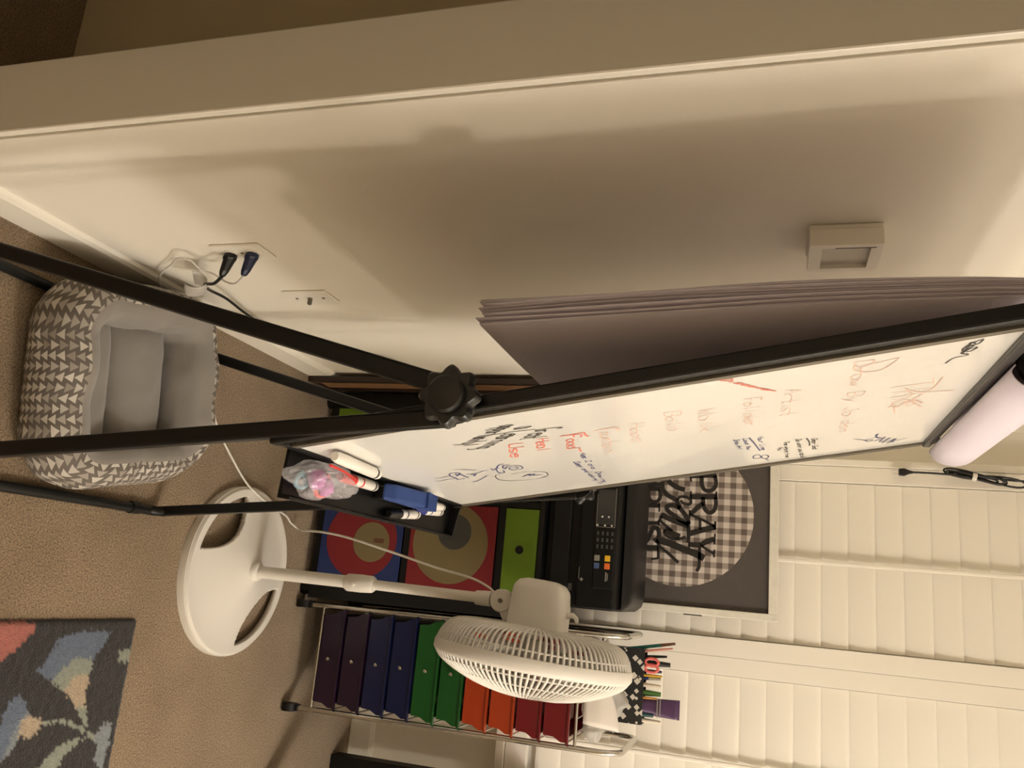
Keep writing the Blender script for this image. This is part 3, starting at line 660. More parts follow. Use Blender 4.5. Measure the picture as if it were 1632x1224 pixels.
for (ya, yb) in ((-0.150, -0.030), (-0.034, 0.136)):
    q = MB(); x0_, x1_ = -0.150, 0.150
    def fn(u, v, ya=ya, yb=yb):
        x = x0_ + (x1_ - x0_) * u; y = ya + (yb - ya) * v
        e = max(0.0, 1 - abs(2 * u - 1) ** 6) ** 0.5; g = max(0.0, 1 - abs(2 * v - 1) ** 2.6) ** 0.5
        z = 0.018 + 0.056 * e * g + 0.004 * noise.noise(Vector((x, y, 0)) * 22)
        p = BR @ Vector((x, y, z)) + BC; p.z += max(0.0, 0.5 - p.x) * 0.068
        return p
    q.grid(fn, 40, 24)
    q.build('cushion_roll', 'plushgrey', bed, smooth=True)

# ------------------------------------------------------------------ pedestal fan
FX, FY = 0.640, 2.055
fan = thing('pedestal_fan', (FX, FY, 0), 'white pedestal fan on a round base, its cage turned to the side', 'fan')
def base_z(r):
    if r > 0.224: return 0.030 - (r - 0.224) / 0.006 * 0.010
    if r > 0.205: return 0.030
    return 0.030 + 0.052 * (1 - r / 0.205) ** 1.5
def in_hole(x, y):
    for a in (math.radians(-139), math.radians(41)):
        u = x * math.cos(a) + y * math.sin(a); v = -x * math.sin(a) + y * math.cos(a)
        if abs(v) > 0.135: continue
        if u < 0.112 + 0.055 * (v / 0.12) ** 2: continue
        if x * x + y * y > 0.203 ** 2: continue
        return True
    return False
q = MB(); NA, NR = 300, 74
RS = [0.016 + (0.230 - 0.016) * j / (NR - 1) for j in range(NR)]
for i in range(NA):
    a = 2 * PI * i / NA
    for r in RS: q.v.append(Vector((FX + r * math.cos(a), FY + r * math.sin(a), base_z(r))))
for i in range(NA):
    for j in range(NR - 1):
        a = 2 * PI * (i + 0.5) / NA; r = (RS[j] + RS[j + 1]) / 2
        if in_hole(r * math.cos(a), r * math.sin(a)): continue
        q.f.append((i * NR + j, i * NR + j + 1, ((i + 1) % NA) * NR + j + 1, ((i + 1) % NA) * NR + j))
used = sorted({i for f in q.f for i in f}); mp = {o: n for n, o in enumerate(used)}
q.v = [q.v[i] for i in used]; q.f = [tuple(mp[i] for i in f) for f in q.f]
bo = q.build('base', 'whiteplastic', fan, smooth='auto', recalc=False)
sm = bo.modifiers.new('solid', 'SOLIDIFY'); sm.thickness = 0.016; sm.offset = -1
MB().lathe([(0.231, 0.0), (0.232, 0.012), (0.231, 0.022), (0.227, 0.022), (0.224, 0.004)], (FX, FY, 0), seg=96, cap=False).build('rim_skirt', 'whiteplastic', bo, smooth='auto')
MB().lathe([(0.028, 0.066), (0.027, 0.082), (0.022, 0.088), (0.018, 0.089)], (FX, FY, 0)).build('hub_collar', 'whiteplastic', bo, smooth='auto')
MB().tube([(FX, FY, 0.06), (FX + 0.004, FY, 0.37)], 0.0165, 20).build('lower_pole', 'whiteplastic', fan, smooth='auto')
cl = MB().lathe([(0.0185, 0.355), (0.023, 0.362), (0.0235, 0.40), (0.022, 0.432), (0.0185, 0.438)], (FX + 0.005, FY, 0), seg=24).build('height_collar', 'whiteplastic', fan, smooth='auto')
MB().lathe([(0.0065, 0.0), (0.006, 0.006), (0.003, 0.007)], (FX + 0.008, FY - 0.022, 0.387), (0, -1, 0), 14).build('collar_button', 'whiteplastic', cl, smooth='auto')
MB().tube([(FX + 0.005, FY, 0.42), (FX + 0.012, FY, 0.75)], 0.0130, 20).build('upper_pole', 'whiteplastic', fan, smooth='auto')
pv = MB()
pv.lathe([(0.0175, -0.04), (0.019, -0.02), (0.019, 0.0)], (FX + 0.012, FY, 0.765), seg=20)
pv.lathe([(0.026, -0.017), (0.0285, -0.013), (0.0285, 0.013), (0.026, 0.017)], (FX + 0.014, FY, 0.795), (0, 1, 0), 32)
pv.box((FX + 0.035, FY, 0.807), (0.05, 0.024, 0.03), roty(-0.5))
pv = pv.build('tilt_joint', 'whiteplastic', fan, smooth='auto')
MB().lathe([(0.006, 0.0), (0.0055, 0.003)], (FX + 0.014, FY - 0.0175, 0.795), (0, -1, 0), 14).build('joint_screw', 'graymetal', pv, smooth='auto')
# head frame: axis points to +x, tipped slightly down
HT = math.radians(4.8)
AX = Vector((math.cos(HT), -0.03, -math.sin(HT))).normalized()
HC = Vector((0.784, FY, 0.885))
AU = Vector((math.sin(HT), 0, math.cos(HT)))      # roughly up in the cage plane
AU = (AU - AX * AU.dot(AX)).normalized()
AV = AX.cross(AU)
def hp(h, r, a): return HC + AX * h + (AU * math.cos(a) + AV * math.sin(a)) * r
# motor housing: rounded block behind the cage
q = MB()
def fn(u, v):
    a = 2 * PI * u
    ca, sa = math.cos(a), math.sin(a)
    e = 0.38
    sx = math.copysign(abs(ca) ** e, ca); sy = math.copysign(abs(sa) ** e, sa)
    prof = [(-0.190, 0.0), (-0.189, 0.50), (-0.183, 0.76), (-0.168, 0.92), (-0.12, 0.98), (-0.062, 1.0)]
    t = v * (len(prof) - 1); i = min(int(t), len(prof) - 2); f = t - i
    h = prof[i][0] * (1 - f) + prof[i + 1][0] * f; k = prof[i][1] * (1 - f) + prof[i + 1][1] * f
    sk = 0.012 * (1 - (h + 0.19) / 0.13)
    return HC + AX * h + AU * (0.072 * sx * k - sk * 0.4) + AV * (0.058 * sy * k)
q.grid(fn, 48, 22, cu=True)
mh = q.build('motor_housing', 'whiteplastic', fan, smooth='auto')
MB().tube([HC + AX * -0.115 + AU * 0.066, HC + AX * -0.118 + AU * 0.084, HC + AX * -0.112 + AU * 0.092, HC + AX * -0.103 + AU * 0.094], [0.008, 0.007, 0.006, 0.005], 10).build('oscillation_knob', 'whiteplastic', mh, smooth='auto')
# rim band
R0 = 0.241
MB().lathe([(R0 - 0.006, -0.016), (R0, -0.015), (R0 + 0.003, -0.008), (R0 + 0.003, 0.008), (R0 - 0.002, 0.015), (R0 - 0.008, 0.017), (R0 - 0.010, 0.0), (R0 - 0.006, -0.016)], HC, AX, 96, ref=AU, cap=False).build('cage_rim', 'whiteplastic', fan, smooth='auto')
def prof_pts(pr, n=10): return smoothpath([(a, b, 0) for a, b in pr], n)
rearp = [(R0 - 0.002, -0.006), (0.232, -0.030), (0.215, -0.055), (0.185, -0.066), (0.120, -0.071), (0.052, -0.073)]
frontp = [(R0 - 0.002, 0.006), (0.226, 0.026), (0.19, 0.048), (0.14, 0.068), (0.09, 0.080), (0.05, 0.084)]
for nm, pr, n in (('rear_grille', rearp, 104), ('front_grille', frontp, 104)):
    g = MB(); P = prof_pts(pr, 3)
    for k in range(n):
        a = 2 * PI * k / n
        pts = [hp(p.y, p.x, a + (0.10 * (1 - p.x / R0) if nm == 'front_grille' else 0.0)) for p in P]
        g.tube(pts, 0.0037, 4, cap=False)
    rings = ((0.232, -0.030), (0.185, -0.066), (0.115, -0.0715), (0.06, -0.073)) if nm == 'rear_grille' else ((0.226, 0.026), (0.19, 0.048), (0.14, 0.068), (0.09, 0.080), (0.055, 0.0835))
    for (r, h) in rings: g.tube([hp(h, r, 2 * PI * k / 64) for k in range(64)], 0.0022, 6, closed=True)
    gg = g.build(nm, 'whiteplastic', fan, smooth=True, recalc=False)
    if nm == 'front_grille':
        MB().lathe([(0.052, 0.082), (0.050, 0.088), (0.02, 0.090)], HC, AX, 40, ref=AU).build('cage_badge', 'whiteplastic', gg, smooth='auto')
    else:
        MB().lathe([(0.062, -0.078), (0.062, -0.068), (0.02, -0.066)], HC, AX, 40, ref=AU).build('rear_plate', 'whiteplastic', gg, smooth='auto')
for b in range(3):
    q = MB()
    def fn(u, v, b=b):
        r = 0.028 + 0.172 * u; a = b * 2 * PI / 3 + 0.4 + (v - 0.5) * (1.25 + 0.45 * math.sin(PI * u))
        return hp(0.0 + 0.034 * (v - 0.5) * 1.5, r, a)
    q.grid(fn, 14, 12)
    q.build('blade', 'whiteplastic', fan, smooth=True, solid=0.003)
MB().lathe([(0.034, -0.045), (0.034, 0.018), (0.028, 0.028), (0.01, 0.031)], HC, AX, 32, ref=AU).build('blade_hub', 'whiteplastic', fan, smooth='auto')
cord = [(0.06, 1.80, 0.006), (0.15, 1.80, 0.005), (0.234, 1.842, 0.005), (0.286, 1.888, 0.005), (0.338, 1.952, 0.006), (0.395, 2.012, 0.020), (0.425, 2.045, 0.040), (0.452, 2.13, 0.042), (0.47, 2.235, 0.030), (0.486, 2.30, 0.010), (0.503, 2.325, 0.03),
        (0.509, 2.24, 0.12), (0.514, 2.17, 0.21), (0.526, 2.14, 0.305), (0.560, 2.13, 0.465), (0.586, 2.12, 0.582), (0.606, 2.105, 0.692), (0.628, 2.085, 0.752), (0.645, 2.07, 0.772)]
MB().tube(smoothpath(cord, 5), 0.0032, 8).build('power_cord', 'whiteplastic', fan, smooth=True)

# ------------------------------------------------------------------ black storage shelf with bins
UY0, UY1 = 2.42, 2.80
unit = thing('storage_shelf', (0.37, 2.6, 0), 'low black cube shelf on short feet, holding bins, under the printer', 'shelf')
MB().bb(0.036, 0.088, UY0, UY1, 0.035, 0.776).build('side_panel', 'black', unit, bevel=0.002)
MB().bb(0.644, 0.706, UY0, UY1, 0.035, 0.776).build('side_panel', 'black', unit, bevel=0.002)
MB().bb(0.366, 0.384, UY0 + 0.002, UY1, 0.060, 0.776).build('divider', 'black', unit)
for z in (0.035, 0.343, 0.648): MB().bb(0.088, 0.644, UY0 + 0.001, UY1, z, z + 0.022).build('shelf_board', 'black', unit)
MB().bb(0.030, 0.710, UY0 - 0.004, UY1, 0.776, 0.792).build('top_board', 'black', unit, bevel=0.002)
MB().bb(0.036, 0.706, UY1, UY1 + 0.006, 0.035, 0.776).build('back_panel', 'black', unit)
for x in (0.062, 0.375, 0.675):
    for y in (UY0 + 0.03, UY1 - 0.03): MB().lathe([(0.024, 0.0), (0.024, 0.035)], (x, y, 0), seg=20).build('foot', 'blackplastic', unit, smooth='auto')
def disc(cx, cz, r, y, name, m, parent):
    return MB().lathe([(r, 0), (r, 0.0012)], (cx, y, cz), (0, -1, 0), 56).build(name, m, parent, smooth='auto')
def fbin(x0, x1, z0, z1, m, label, nm='storage_bin'):
    t = thing(nm, ((x0 + x1) / 2, 2.58, z0), label, 'bin', 'bins in the black shelf')
    q = MB(); y0, y1 = UY0 - 0.004, 2.78
    q.bb(x0, x1, y0, y0 + 0.006, z0, z1); q.bb(x0, x1, y1 - 0.006, y1, z0, z1); q.bb(x0, x0 + 0.006, y0 + 0.006, y1 - 0.006, z0, z1); q.bb(x1 - 0.006, x1, y0 + 0.006, y1 - 0.006, z0, z1)
    q.bb(x0 + 0.006, x1 - 0.006, y0 + 0.006, y1 - 0.006, z0, z0 + 0.006)
    b = q.build('bin_body', m, t); return t, b, y0
t, b, yy = fbin(0.387, 0.641, 0.058, 0.338, 'binblue', 'dark blue fabric bin printed with a red circle and smaller tan circle')
d1 = disc(0.514, 0.200, 0.122, yy, 'red_circle', 'binred', t); disc(0.520, 0.236, 0.062, yy - 0.0013, 'tan_circle', 'binbeige', d1)
MB().box((0.515, yy - 0.003, 0.262), (0.012, 0.001, 0.034)).build('small_figure', 'binbrown', d1)
t, b, yy = fbin(0.387, 0.641, 0.366, 0.644, 'binred', 'red fabric bin printed with a large tan circle and dark grey circle')
d1 = disc(0.505, 0.500, 0.122, yy, 'tan_circle', 'binbeige', t); disc(0.470, 0.512, 0.054, yy - 0.0013, 'grey_circle', 'bingrey', d1)
fbin(0.091, 0.363, 0.058, 0.338, 'lime', 'lime green bin low in the shelf beside the wall')
# lime drawer with a finger hole
t = thing('shelf_drawer', (0.514, 2.58, 0.672), 'shallow lime green drawer with a round finger hole, below the printer', 'drawer')
MB().bb(0.387, 0.641, UY0 - 0.003, UY0 + 0.006, 0.671, 0.775).build('drawer_front', 'lime', t, bevel=0.002)
MB().bb(0.390, 0.638, UY0 + 0.006, 2.77, 0.671, 0.766).build('drawer_box', 'black', t)
MB().lathe([(0.0125, 0.0), (0.0125, 0.0015)], (0.509, UY0 - 0.003, 0.722), (0, -1, 0), 28).build('finger_hole', 'blackplastic', t, smooth='auto')

# ------------------------------------------------------------------ printer
pr = thing('printer', (0.43, 2.58, 0.792), 'black all-in-one printer on the black shelf', 'printer')
PX0, PX1 = 0.190, 0.660
MB().bb(PX0, PX1, 2.45, 2.76, 0.792, 0.905).build('body', 'blackplastic', pr, bevel=0.008)
MB().bb(PX0 + 0.05, PX1 - 0.05, 2.435, 2.452, 0.815, 0.870).build('output_tray', 'black', pr, bevel=0.003)
q = MB(); q.prism([(2.425, 0.900), (2.45, 0.900), (2.76, 0.900), (2.76, 1.030), (2.46, 1.030), (2.425, 1.010)], 0, PX0, PX1)
q.build('scanner_unit', 'blackplastic', pr, bevel=0.006)
q = MB()
def fn(u, v):
    x = PX0 + 0.004 + (PX1 - PX0 - 0.008) * u; y = 2.445 + 0.315 * v
    z = 1.031 + 0.030 * (max(0, 1 - abs(2 * u - 1) ** 10) ** 0.5) * (max(0, 1 - abs(2 * v - 1) ** 8) ** 0.5)
    return (x, y, z)
q.grid(fn, 40, 24); q.build('lid', 'blackplastic', pr, smooth=True)
cp = MB().bb(PX0 + 0.10, 0.600, 2.4195, 2.426, 0.948, 1.006).build('control_panel', 'black', pr, bevel=0.002)
M['lcd'] = mat('lcd_glass', S(52, 54, 54), 0.15)
M['silver'] = mat('silver_trim', S(150, 148, 142), 0.35, metal=0.5)
MB().bb(0.315, 0.418, 2.4180, 2.4196, 0.951, 1.003).build('display', 'lcd', cp)
MB().bb(0.424, 0.4255, 2.4172, 2.4196, 0.950, 1.004).build('display_trim', 'silver', cp)
MB().bb(0.310, 0.425, 2.4172, 2.4196, 1.003, 1.0045).build('display_trim', 'silver', cp)
MB().bb(0.330, 0.425, 2.4172, 2.4196, 0.9485, 0.950).build('display_trim', 'silver', cp)
for (x, z) in ((0.395, 0.966), (0.395, 0.985), (0.420, 0.953), (0.420, 0.975), (0.420, 0.995)): MB().box((x, 2.4176, z), (0.005, 0.001, 0.005)).build('display_button', 'markerwhite', cp)
M['keygrey'] = mat('keypad_grey', S(70, 70, 68), 0.5)
for i in range(3):
    for j in range(4): MB().box((0.443 + i * 0.019, 2.4188, 0.956 + j * 0.014), (0.011, 0.0022, 0.006)).build('key', 'keygrey', cp, bevel=0.001)
for (x, z, colr, nm) in ((0.514, 0.957, S(132, 132, 120), 'grey_button'), (0.536, 0.957, S(70, 88, 130), 'blue_button'), (0.514, 0.988, S(232, 184, 44), 'yellow_button'), (0.536, 0.988, S(226, 112, 48), 'orange_button')):
    MB().box((x, 2.4185, z), (0.017, 0.003, 0.016)).build(nm, mat(nm, colr, 0.4), cp, bevel=0.003)
MB().box((0.566, 2.4188, 0.986), (0.026, 0.0016, 0.004)).build('panel_print', 'silver', cp)
MB().box((0.566, 2.4188, 0.991), (0.020, 0.0016, 0.002)).build('panel_print', 'silver', cp)
MB().box((0.578, 2.4245, 0.914), (0.008, 0.0015, 0.008), roty(PI / 4)).build('logo_diamond', 'silver', pr)
MB().box((0.560, 2.4245, 0.906), (0.034, 0.0015, 0.0014)).build('seam_line', 'silver', pr)
MB().bb(0.592, 0.612, 2.448, 2.451, 0.866, 0.882).build('model_plate', 'keygrey', pr)

# ------------------------------------------------------------------ framed print leaning behind the printer
pic = thing('framed_print', (0.335, 2.80, 0.792), 'grey canvas print with gingham circle reading PRAY wait TRUST in a whitewashed frame', 'picture')
QX0, QX1, QZ0, QZ1, QY = 0.022, 0.650, 0.793, 1.462, 2.79
f = MB()
fw = 0.022
f.bb(QX0, QX0 + fw, QY - 0.012, QY + 0.018, QZ0, QZ1); f.bb(QX1 - fw, QX1, QY - 0.012, QY + 0.018, QZ0, QZ1)
f.bb(QX0 + fw, QX1 - fw, QY - 0.012, QY + 0.018, QZ0, QZ0 + fw); f.bb(QX0 + fw, QX1 - fw, QY - 0.012, QY + 0.018, QZ1 - fw - 0.006, QZ1)
f.build('frame', 'whitewash', pic, bevel=0.002)
cv = MB().bb(QX0 + fw, QX1 - fw, QY + 0.002, QY + 0.010, QZ0 + fw, QZ1 - fw).build('canvas', 'canvas', pic)
MB().lathe([(0.236, 0), (0.236, 0.001)], (0.332, QY + 0.002, 1.150), (0, -1, 0), 96).build('gingham_circle', 'gingham', cv, smooth='auto')
def flat_stroke(mb, pts, w, y):
    pts = curve2(pts, 5) if len(pts) > 2 else pts
    P = [Vector((a, 0, b)) for a, b in pts]; A, B_ = [], []
    for i, q in enumerate(P):
        tt = P[min(i + 1, len(P) - 1)] - P[max(i - 1, 0)]
        nn = Vector((-tt.z, 0, tt.x)).normalized() * (w / 2)
        A.append(q + nn); B_.append(q - nn)
    n = len(P)
    vs = [(p.x, y, p.z) for p in A + B_] + [(p.x, y + 0.001, p.z) for p in A + B_]
    fs = [(i, i + 1, i + n + 1, i + n) for i in range(n - 1)]
    m2 = 2 * n
    fs += [(i, i + m2, i + 1 + m2, i + 1) for i in range(n - 1)] + [(i + n, i + n + 1, i + n + 1 + m2, i + n + m2) for i in range(n - 1)]
    mb.add(vs, fs)
GRP = [3, 8, 14, 20, 23, 24, 28, 32, 33, 35, 40, 41, 99]            # first stroke of the next painted letter
mb, gi = MB(), 0
for i, (wd, pts) in enumerate(PIC):
    if i == GRP[gi]:
        mb.build('painted_letter', 'letter', cv, recalc=False); mb = MB(); gi += 1
    flat_stroke(mb, pts, wd * 1.45, QY - (0.0006 if 20 <= i < 32 else 0.0002))
mb.build('painted_letter', 'letter', cv, recalc=False)
mb = MB()
for (wd, pts) in ((0.012, [(0.118, 1.000), (0.118, 1.062)]), (0.008, [(0.085, 1.062), (0.15, 1.062)])): flat_stroke(mb, pts, wd, QY - 0.0002)
mb.build('painted_letter', 'letter', cv, recalc=False)
MB().bb(QX1, QX1 + 0.004, QY, QY + 0.016, 1.175, 1.232).build('hanging_clip', 'bingrey', pic)

# ------------------------------------------------------------------ cork board against the left wall
ck = thing('cork_board', (0.024, 2.35, 0), 'cork board in a dark brown frame standing on the carpet against the wall', 'cork board')
f = MB()
f.bb(0.014, 0.032, 2.288, 2.308, 0.0, 0.95); f.bb(0.014, 0.032, 2.396, 2.416, 0.0, 0.95); f.bb(0.014, 0.032, 2.308, 2.396, 0.0, 0.02); f.bb(0.014, 0.032, 2.308, 2.396, 0.93, 0.95)
f.build('frame', 'darkwood', ck, bevel=0.002)
MB().bb(0.016, 0.025, 2.308, 2.396, 0.02, 0.93).build('cork_panel', 'cork', ck)

# ------------------------------------------------------------------ ten drawer rolling cart
CX0, CX1, CY0, CY1 = 0.727, 1.037, 2.432, 2.78
cart = thing('drawer_cart', (0.882, 2.6, 0), 'chrome rolling cart with ten rainbow plastic drawers in front of the shutters', 'cart')
for x in (CX0, CX1):
    pts = [(x, CY0, 0.05), (x, CY0, 0.5), (x, CY0, 0.965)]
    arc = [(x, CY0 + 0.05 - 0.05 * math.cos(a), 0.99 + 0.06 * math.sin(a)) for a in [PI / 2 * k / 6 for k in range(7)]]
    arc2 = [(x, CY1 - 0.05 + 0.05 * math.sin(a), 0.99 + 0.06 * math.cos(a)) for a in [PI / 2 * k / 6 for k in range(7)]]
    MB().tube(pts + arc + arc2 + [(x, CY1, 0.965), (x, CY1, 0.05)], 0.0085, 14).build('side_frame', 'chrome', cart, smooth='auto')
    for y in (CY0, CY1):
        c = MB().tube([(x - 0.011, y - 0.004, 0.024), (x + 0.011, y - 0.004, 0.024)], 0.024, 20).build('caster_wheel', 'blackplastic', cart, smooth='auto')
        MB().box((x, y, 0.049), (0.020, 0.026, 0.014)).build('caster_fork', 'blackplastic', c, bevel=0.004)
        MB().tube([(x, y, 0.05), (x, y, 0.075)], 0.006, 10).build('caster_stem', 'blackplastic', c, smooth='auto')
for z in (0.095, 0.925):
    MB().tube([(CX0, CY0, z), (CX1, CY0, z)], 0.0045, 10).build('cross_bar', 'chrome', cart, smooth='auto')
    MB().tube([(CX0, CY1, z), (CX1, CY1, z)], 0.0045, 10).build('cross_bar', 'chrome', cart, smooth='auto')
for k in range(7):
    x = CX0 + (CX1 - CX0) * (k + 1) / 8
    MB().tube([(x, CY0, 0.926), (x, CY1, 0.926)], 0.002, 6).build('shelf_wire', 'chrome', cart, smooth='auto')
DC = [(n, S(*c)) for n, c in (('purple', (32, 11, 38)), ('blue', (10, 20, 60)), ('green', (20, 80, 26)), ('orange', (166, 57, 19)), ('red', (112, 16, 24))) for _ in range(2)]
DM = {}
for i, (nm, colr) in enumerate(DC):
    zc = 0.139 + 0.0812 * i
    if nm not in DM: DM[nm] = drawer_mat('drawer_' + nm, colr)
    z0, z1 = zc - 0.036, zc + 0.036
    xa, xb = CX0 + 0.012, CX1 - 0.012
    ia, ib = xa + 0.014, xb - 0.014                   # the tray narrows below its rim
    dr = MB()
    yf = CY0 - 0.006
    # front sheet: full width at the rim, chamfered in towards the bottom
    fp = [(ia, z0), (ib, z0), (ib + 0.002, z0 + 0.030), (xb, z0 + 0.052), (xb, z1), (xa, z1), (xa, z0 + 0.052), (ia - 0.002, z0 + 0.030)]
    dr.prism(fp, 1, yf, yf + 0.003)
    dr.bb(ia, ib, yf + 0.003, CY1 - 0.01, z0, z0 + 0.002)
    dr.bb(ia, ia + 0.002, yf + 0.003, CY1 - 0.01, z0 + 0.002, z1); dr.bb(ib - 0.002, ib, yf + 0.003, CY1 - 0.01, z0 + 0.002, z1)
    dr.bb(ia, ib, CY1 - 0.012, CY1 - 0.01, z0 + 0.002, z1)
    do = dr.build('drawer', DM[nm], cart)
    do['label'] = nm + ' translucent plastic drawer'
    MB().bb(xa - 0.004, xb + 0.004, yf - 0.006, yf + 0.006, z1 - 0.004, z1 + 0.002).build('rim', DM[nm], do, bevel=0.001)
    MB().lathe([(0.003, 0), (0.003, 0.006), (0.0062, 0.009), (0.0068, 0.013), (0.005, 0.017), (0.001, 0.018)], ((xa + xb) / 2, yf, zc + 0.002), (0, -1, 0), 18).build('knob', 'chrome', do, smooth='auto')
    if nm in ('green', 'red', 'orange'):
        MB().box(((xa + xb) / 2 + 0.02, CY0 + 0.14, z0 + 0.018), (0.18, 0.2, 0.03)).build('contents', mat('drawer_contents_%d' % i, S(90, 60, 50), 0.7), do, bevel=0.004)
    for x in (CX0, CX1):
        MB().tube([(x + (0.008 if x == CX0 else -0.008), CY0, z1 - 0.008), (x + (0.008 if x == CX0 else -0.008), CY1, z1 - 0.008)], 0.003, 6).build('drawer_runner', 'chrome', cart, smooth='auto')

# ------------------------------------------------------------------ things on top of the cart
CT = 0.931
blob((0.885, 2.508, CT + 0.045), (0.128, 0.044, 0.062), 5.2, 70, 40, 0.55, 21, minz=CT).build('plastic_bag', 'milkbag', None, smooth=True, at=(0.885, 2.508, CT))
tag(bpy.data.objects['plastic_bag'], 'crumpled milky plastic bag on top of the drawer cart', 'bag')
q = MB()
def fn(u, v): 
    x = 0.845 + 0.125 * u; z = CT + 0.012 + 0.088 * v
    return (x + 0.012 * v, 2.440 + 0.014 * v + 0.004 * math.sin(5 * u) + 0.003 * math.sin(7 * v + 2 * u), z - 0.030 * (1 - u) ** 2 * v + 0.012 * u * v)
q.grid(fn, 10, 8); tag(q.build('paper_sheet', 'sheetwhite', None, smooth=True, solid=0.0015, at=(0.9, 2.44, CT)), 'white sheet of paper standing before the pencil caddy on the cart', 'paper')
CDZ = CT + 0.002
cad = thing('pencil_caddy', (0.862, 2.60, CDZ), 'long black and white printed pencil caddy on top of the drawer cart', 'pencil caddy')
q = MB(); x0, x1, ya, yb, zt = 0.762, 0.972, 2.575, 2.635, 1.088
q.bb(x0, x1, ya, ya + 0.003, CDZ, zt); q.bb(x0, x1, yb - 0.003, yb, CDZ, zt); q.bb(x0, x0 + 0.003, ya + 0.003, yb - 0.003, CDZ, zt); q.bb(x1 - 0.003, x1, ya + 0.003, yb - 0.003, CDZ, zt); q.bb(x0 + 0.003, x1 - 0.003, ya + 0.003, yb - 0.003, CDZ, CDZ + 0.003)
q.build('caddy_wall', 'caddy', cad, bevel=0.001)
MB().bb(0.866, 0.869, ya + 0.003, yb - 0.003, CDZ + 0.003, zt - 0.004).build('partition', 'caddy', cad)
def pen(x, y, xt, zt_, colr, label, r=0.0042, cat='pen', nm='pen', tip=None):
    m_ = mat(nm + '_colour', colr, 0.4)
    p = Vector((x, y, CDZ + 0.004)); t_ = Vector((xt, y + 0.002, zt_))
    th = thing(nm, tuple(p), label, cat, 'pens and tools in the pencil caddy')
    b = p.lerp(t_, 0.82)
    MB().tube([p, b], r, 12).build('shaft', m_, th, smooth='auto')
    MB().tube([b, t_], [r, r * 0.75], 12).build('end', tip or m_, th, smooth='auto')
PY = 2.605
pen(0.785, PY, 0.738, 1.172, S(30, 110, 100), 'teal pen with brown tip leaning out over the caddy corner', 0.005, tip=mat('pen_tip_brown', S(110, 70, 46), 0.4))
pen(0.795, PY - 0.01, 0.752, 1.166, S(196, 132, 112), 'pale pink pencil beside the teal pen in the caddy', 0.0036, 'pencil', 'pencil')
pen(0.798, PY + 0.012, 0.778, 1.148, S(34, 34, 32), 'slim black pen behind the pink scissors in the caddy', 0.0045)
pen(0.800, PY, 0.800, 1.160, S(36, 35, 32), 'thick black marker upright in the caddy beside the scissors', 0.0085, 'marker', 'felt_marker')
pen(0.826, PY, 0.822, 1.136, S(60, 50, 92), 'dark purple pen upright in the caddy', 0.005)
pen(0.838, PY - 0.008, 0.834, 1.138, S(206, 166, 50), 'yellow pencil in the caddy', 0.004, 'pencil', 'pencil')
pen(0.850, PY, 0.842, 1.134, S(36, 52, 120), 'navy blue pen with shiny clip in the caddy', 0.0052, tip=M['chrome'])
pen(0.862, PY - 0.012, 0.862, 1.136, S(214, 200, 176), 'white pen in the middle of the caddy', 0.0055)
pen(0.885, PY, 0.885, 1.136, S(74, 118, 52), 'fat green marker in the caddy', 0.0085, 'marker', 'felt_marker')
pen(0.900, PY - 0.012, 0.897, 1.128, S(190, 136, 62), 'orange-tan pencil between green marker and purple tube in the caddy', 0.0036, 'pencil', 'pencil')
pen(0.945, PY - 0.008, 0.944, 1.118, S(36, 70, 72), 'stubby dark teal pen beside the purple tube in the caddy', 0.0075)
pen(0.960, PY, 0.962, 1.138, S(220, 208, 188), 'white capped pen at the end of the caddy', 0.006)
sci = thing('scissors', (0.805, 2.587, CDZ + 0.004), 'pink handled scissors standing blades down in the caddy', 'scissors')
pk = mat('scissor_pink', S(222, 108, 100), 0.4)
for dx in (-0.007, 0.011):
    c0 = Vector((0.803 + dx, 2.587, 1.108))
    MB().tube([c0 + Vector((0.0105 * math.cos(a), 0, 0.019 * math.sin(a))) for a in [2 * PI * k / 24 for k in range(24)]], 0.0042, 8, closed=True).build('handle', pk, sci, smooth=True)
MB().box((0.806, 2.587, CDZ + 0.08), (0.012, 0.003, 0.15)).build('blades', 'chrome', sci)
tb = thing('lotion_tube', (0.922, 2.605, CDZ + 0.004), 'dark purple squeeze tube standing cap down in the caddy', 'tube')
pm = mat('tube_purple', S(74, 48, 84), 0.25)
q = MB()
def fn(u, v):
    a = 2 * PI * u; z = 1.05 + 0.142 * v
    return (0.922 + (0.021 + 0.006 * v) * math.cos(a), 2.605 + (0.018 * (1 - v) + 0.0015) * math.sin(a), z)
q.grid(fn, 28, 10, cu=True); q.build('tube_body', pm, tb, smooth=True, solid=0.001)
MB().lathe([(0.019, 0), (0.020, 0.09), (0.021, 0.112)], (0.922, 2.605, CDZ + 0.004), seg=24).build('cap', 'capblack', tb, smooth='auto')
MB().bb(0.897, 0.947, 2.585, 2.5865, 1.128, 1.131).build('silver_line', 'silver', tb)
MB().bb(0.897, 0.947, 2.585, 2.5865, 1.136, 1.139).build('silver_line', 'silver', tb)

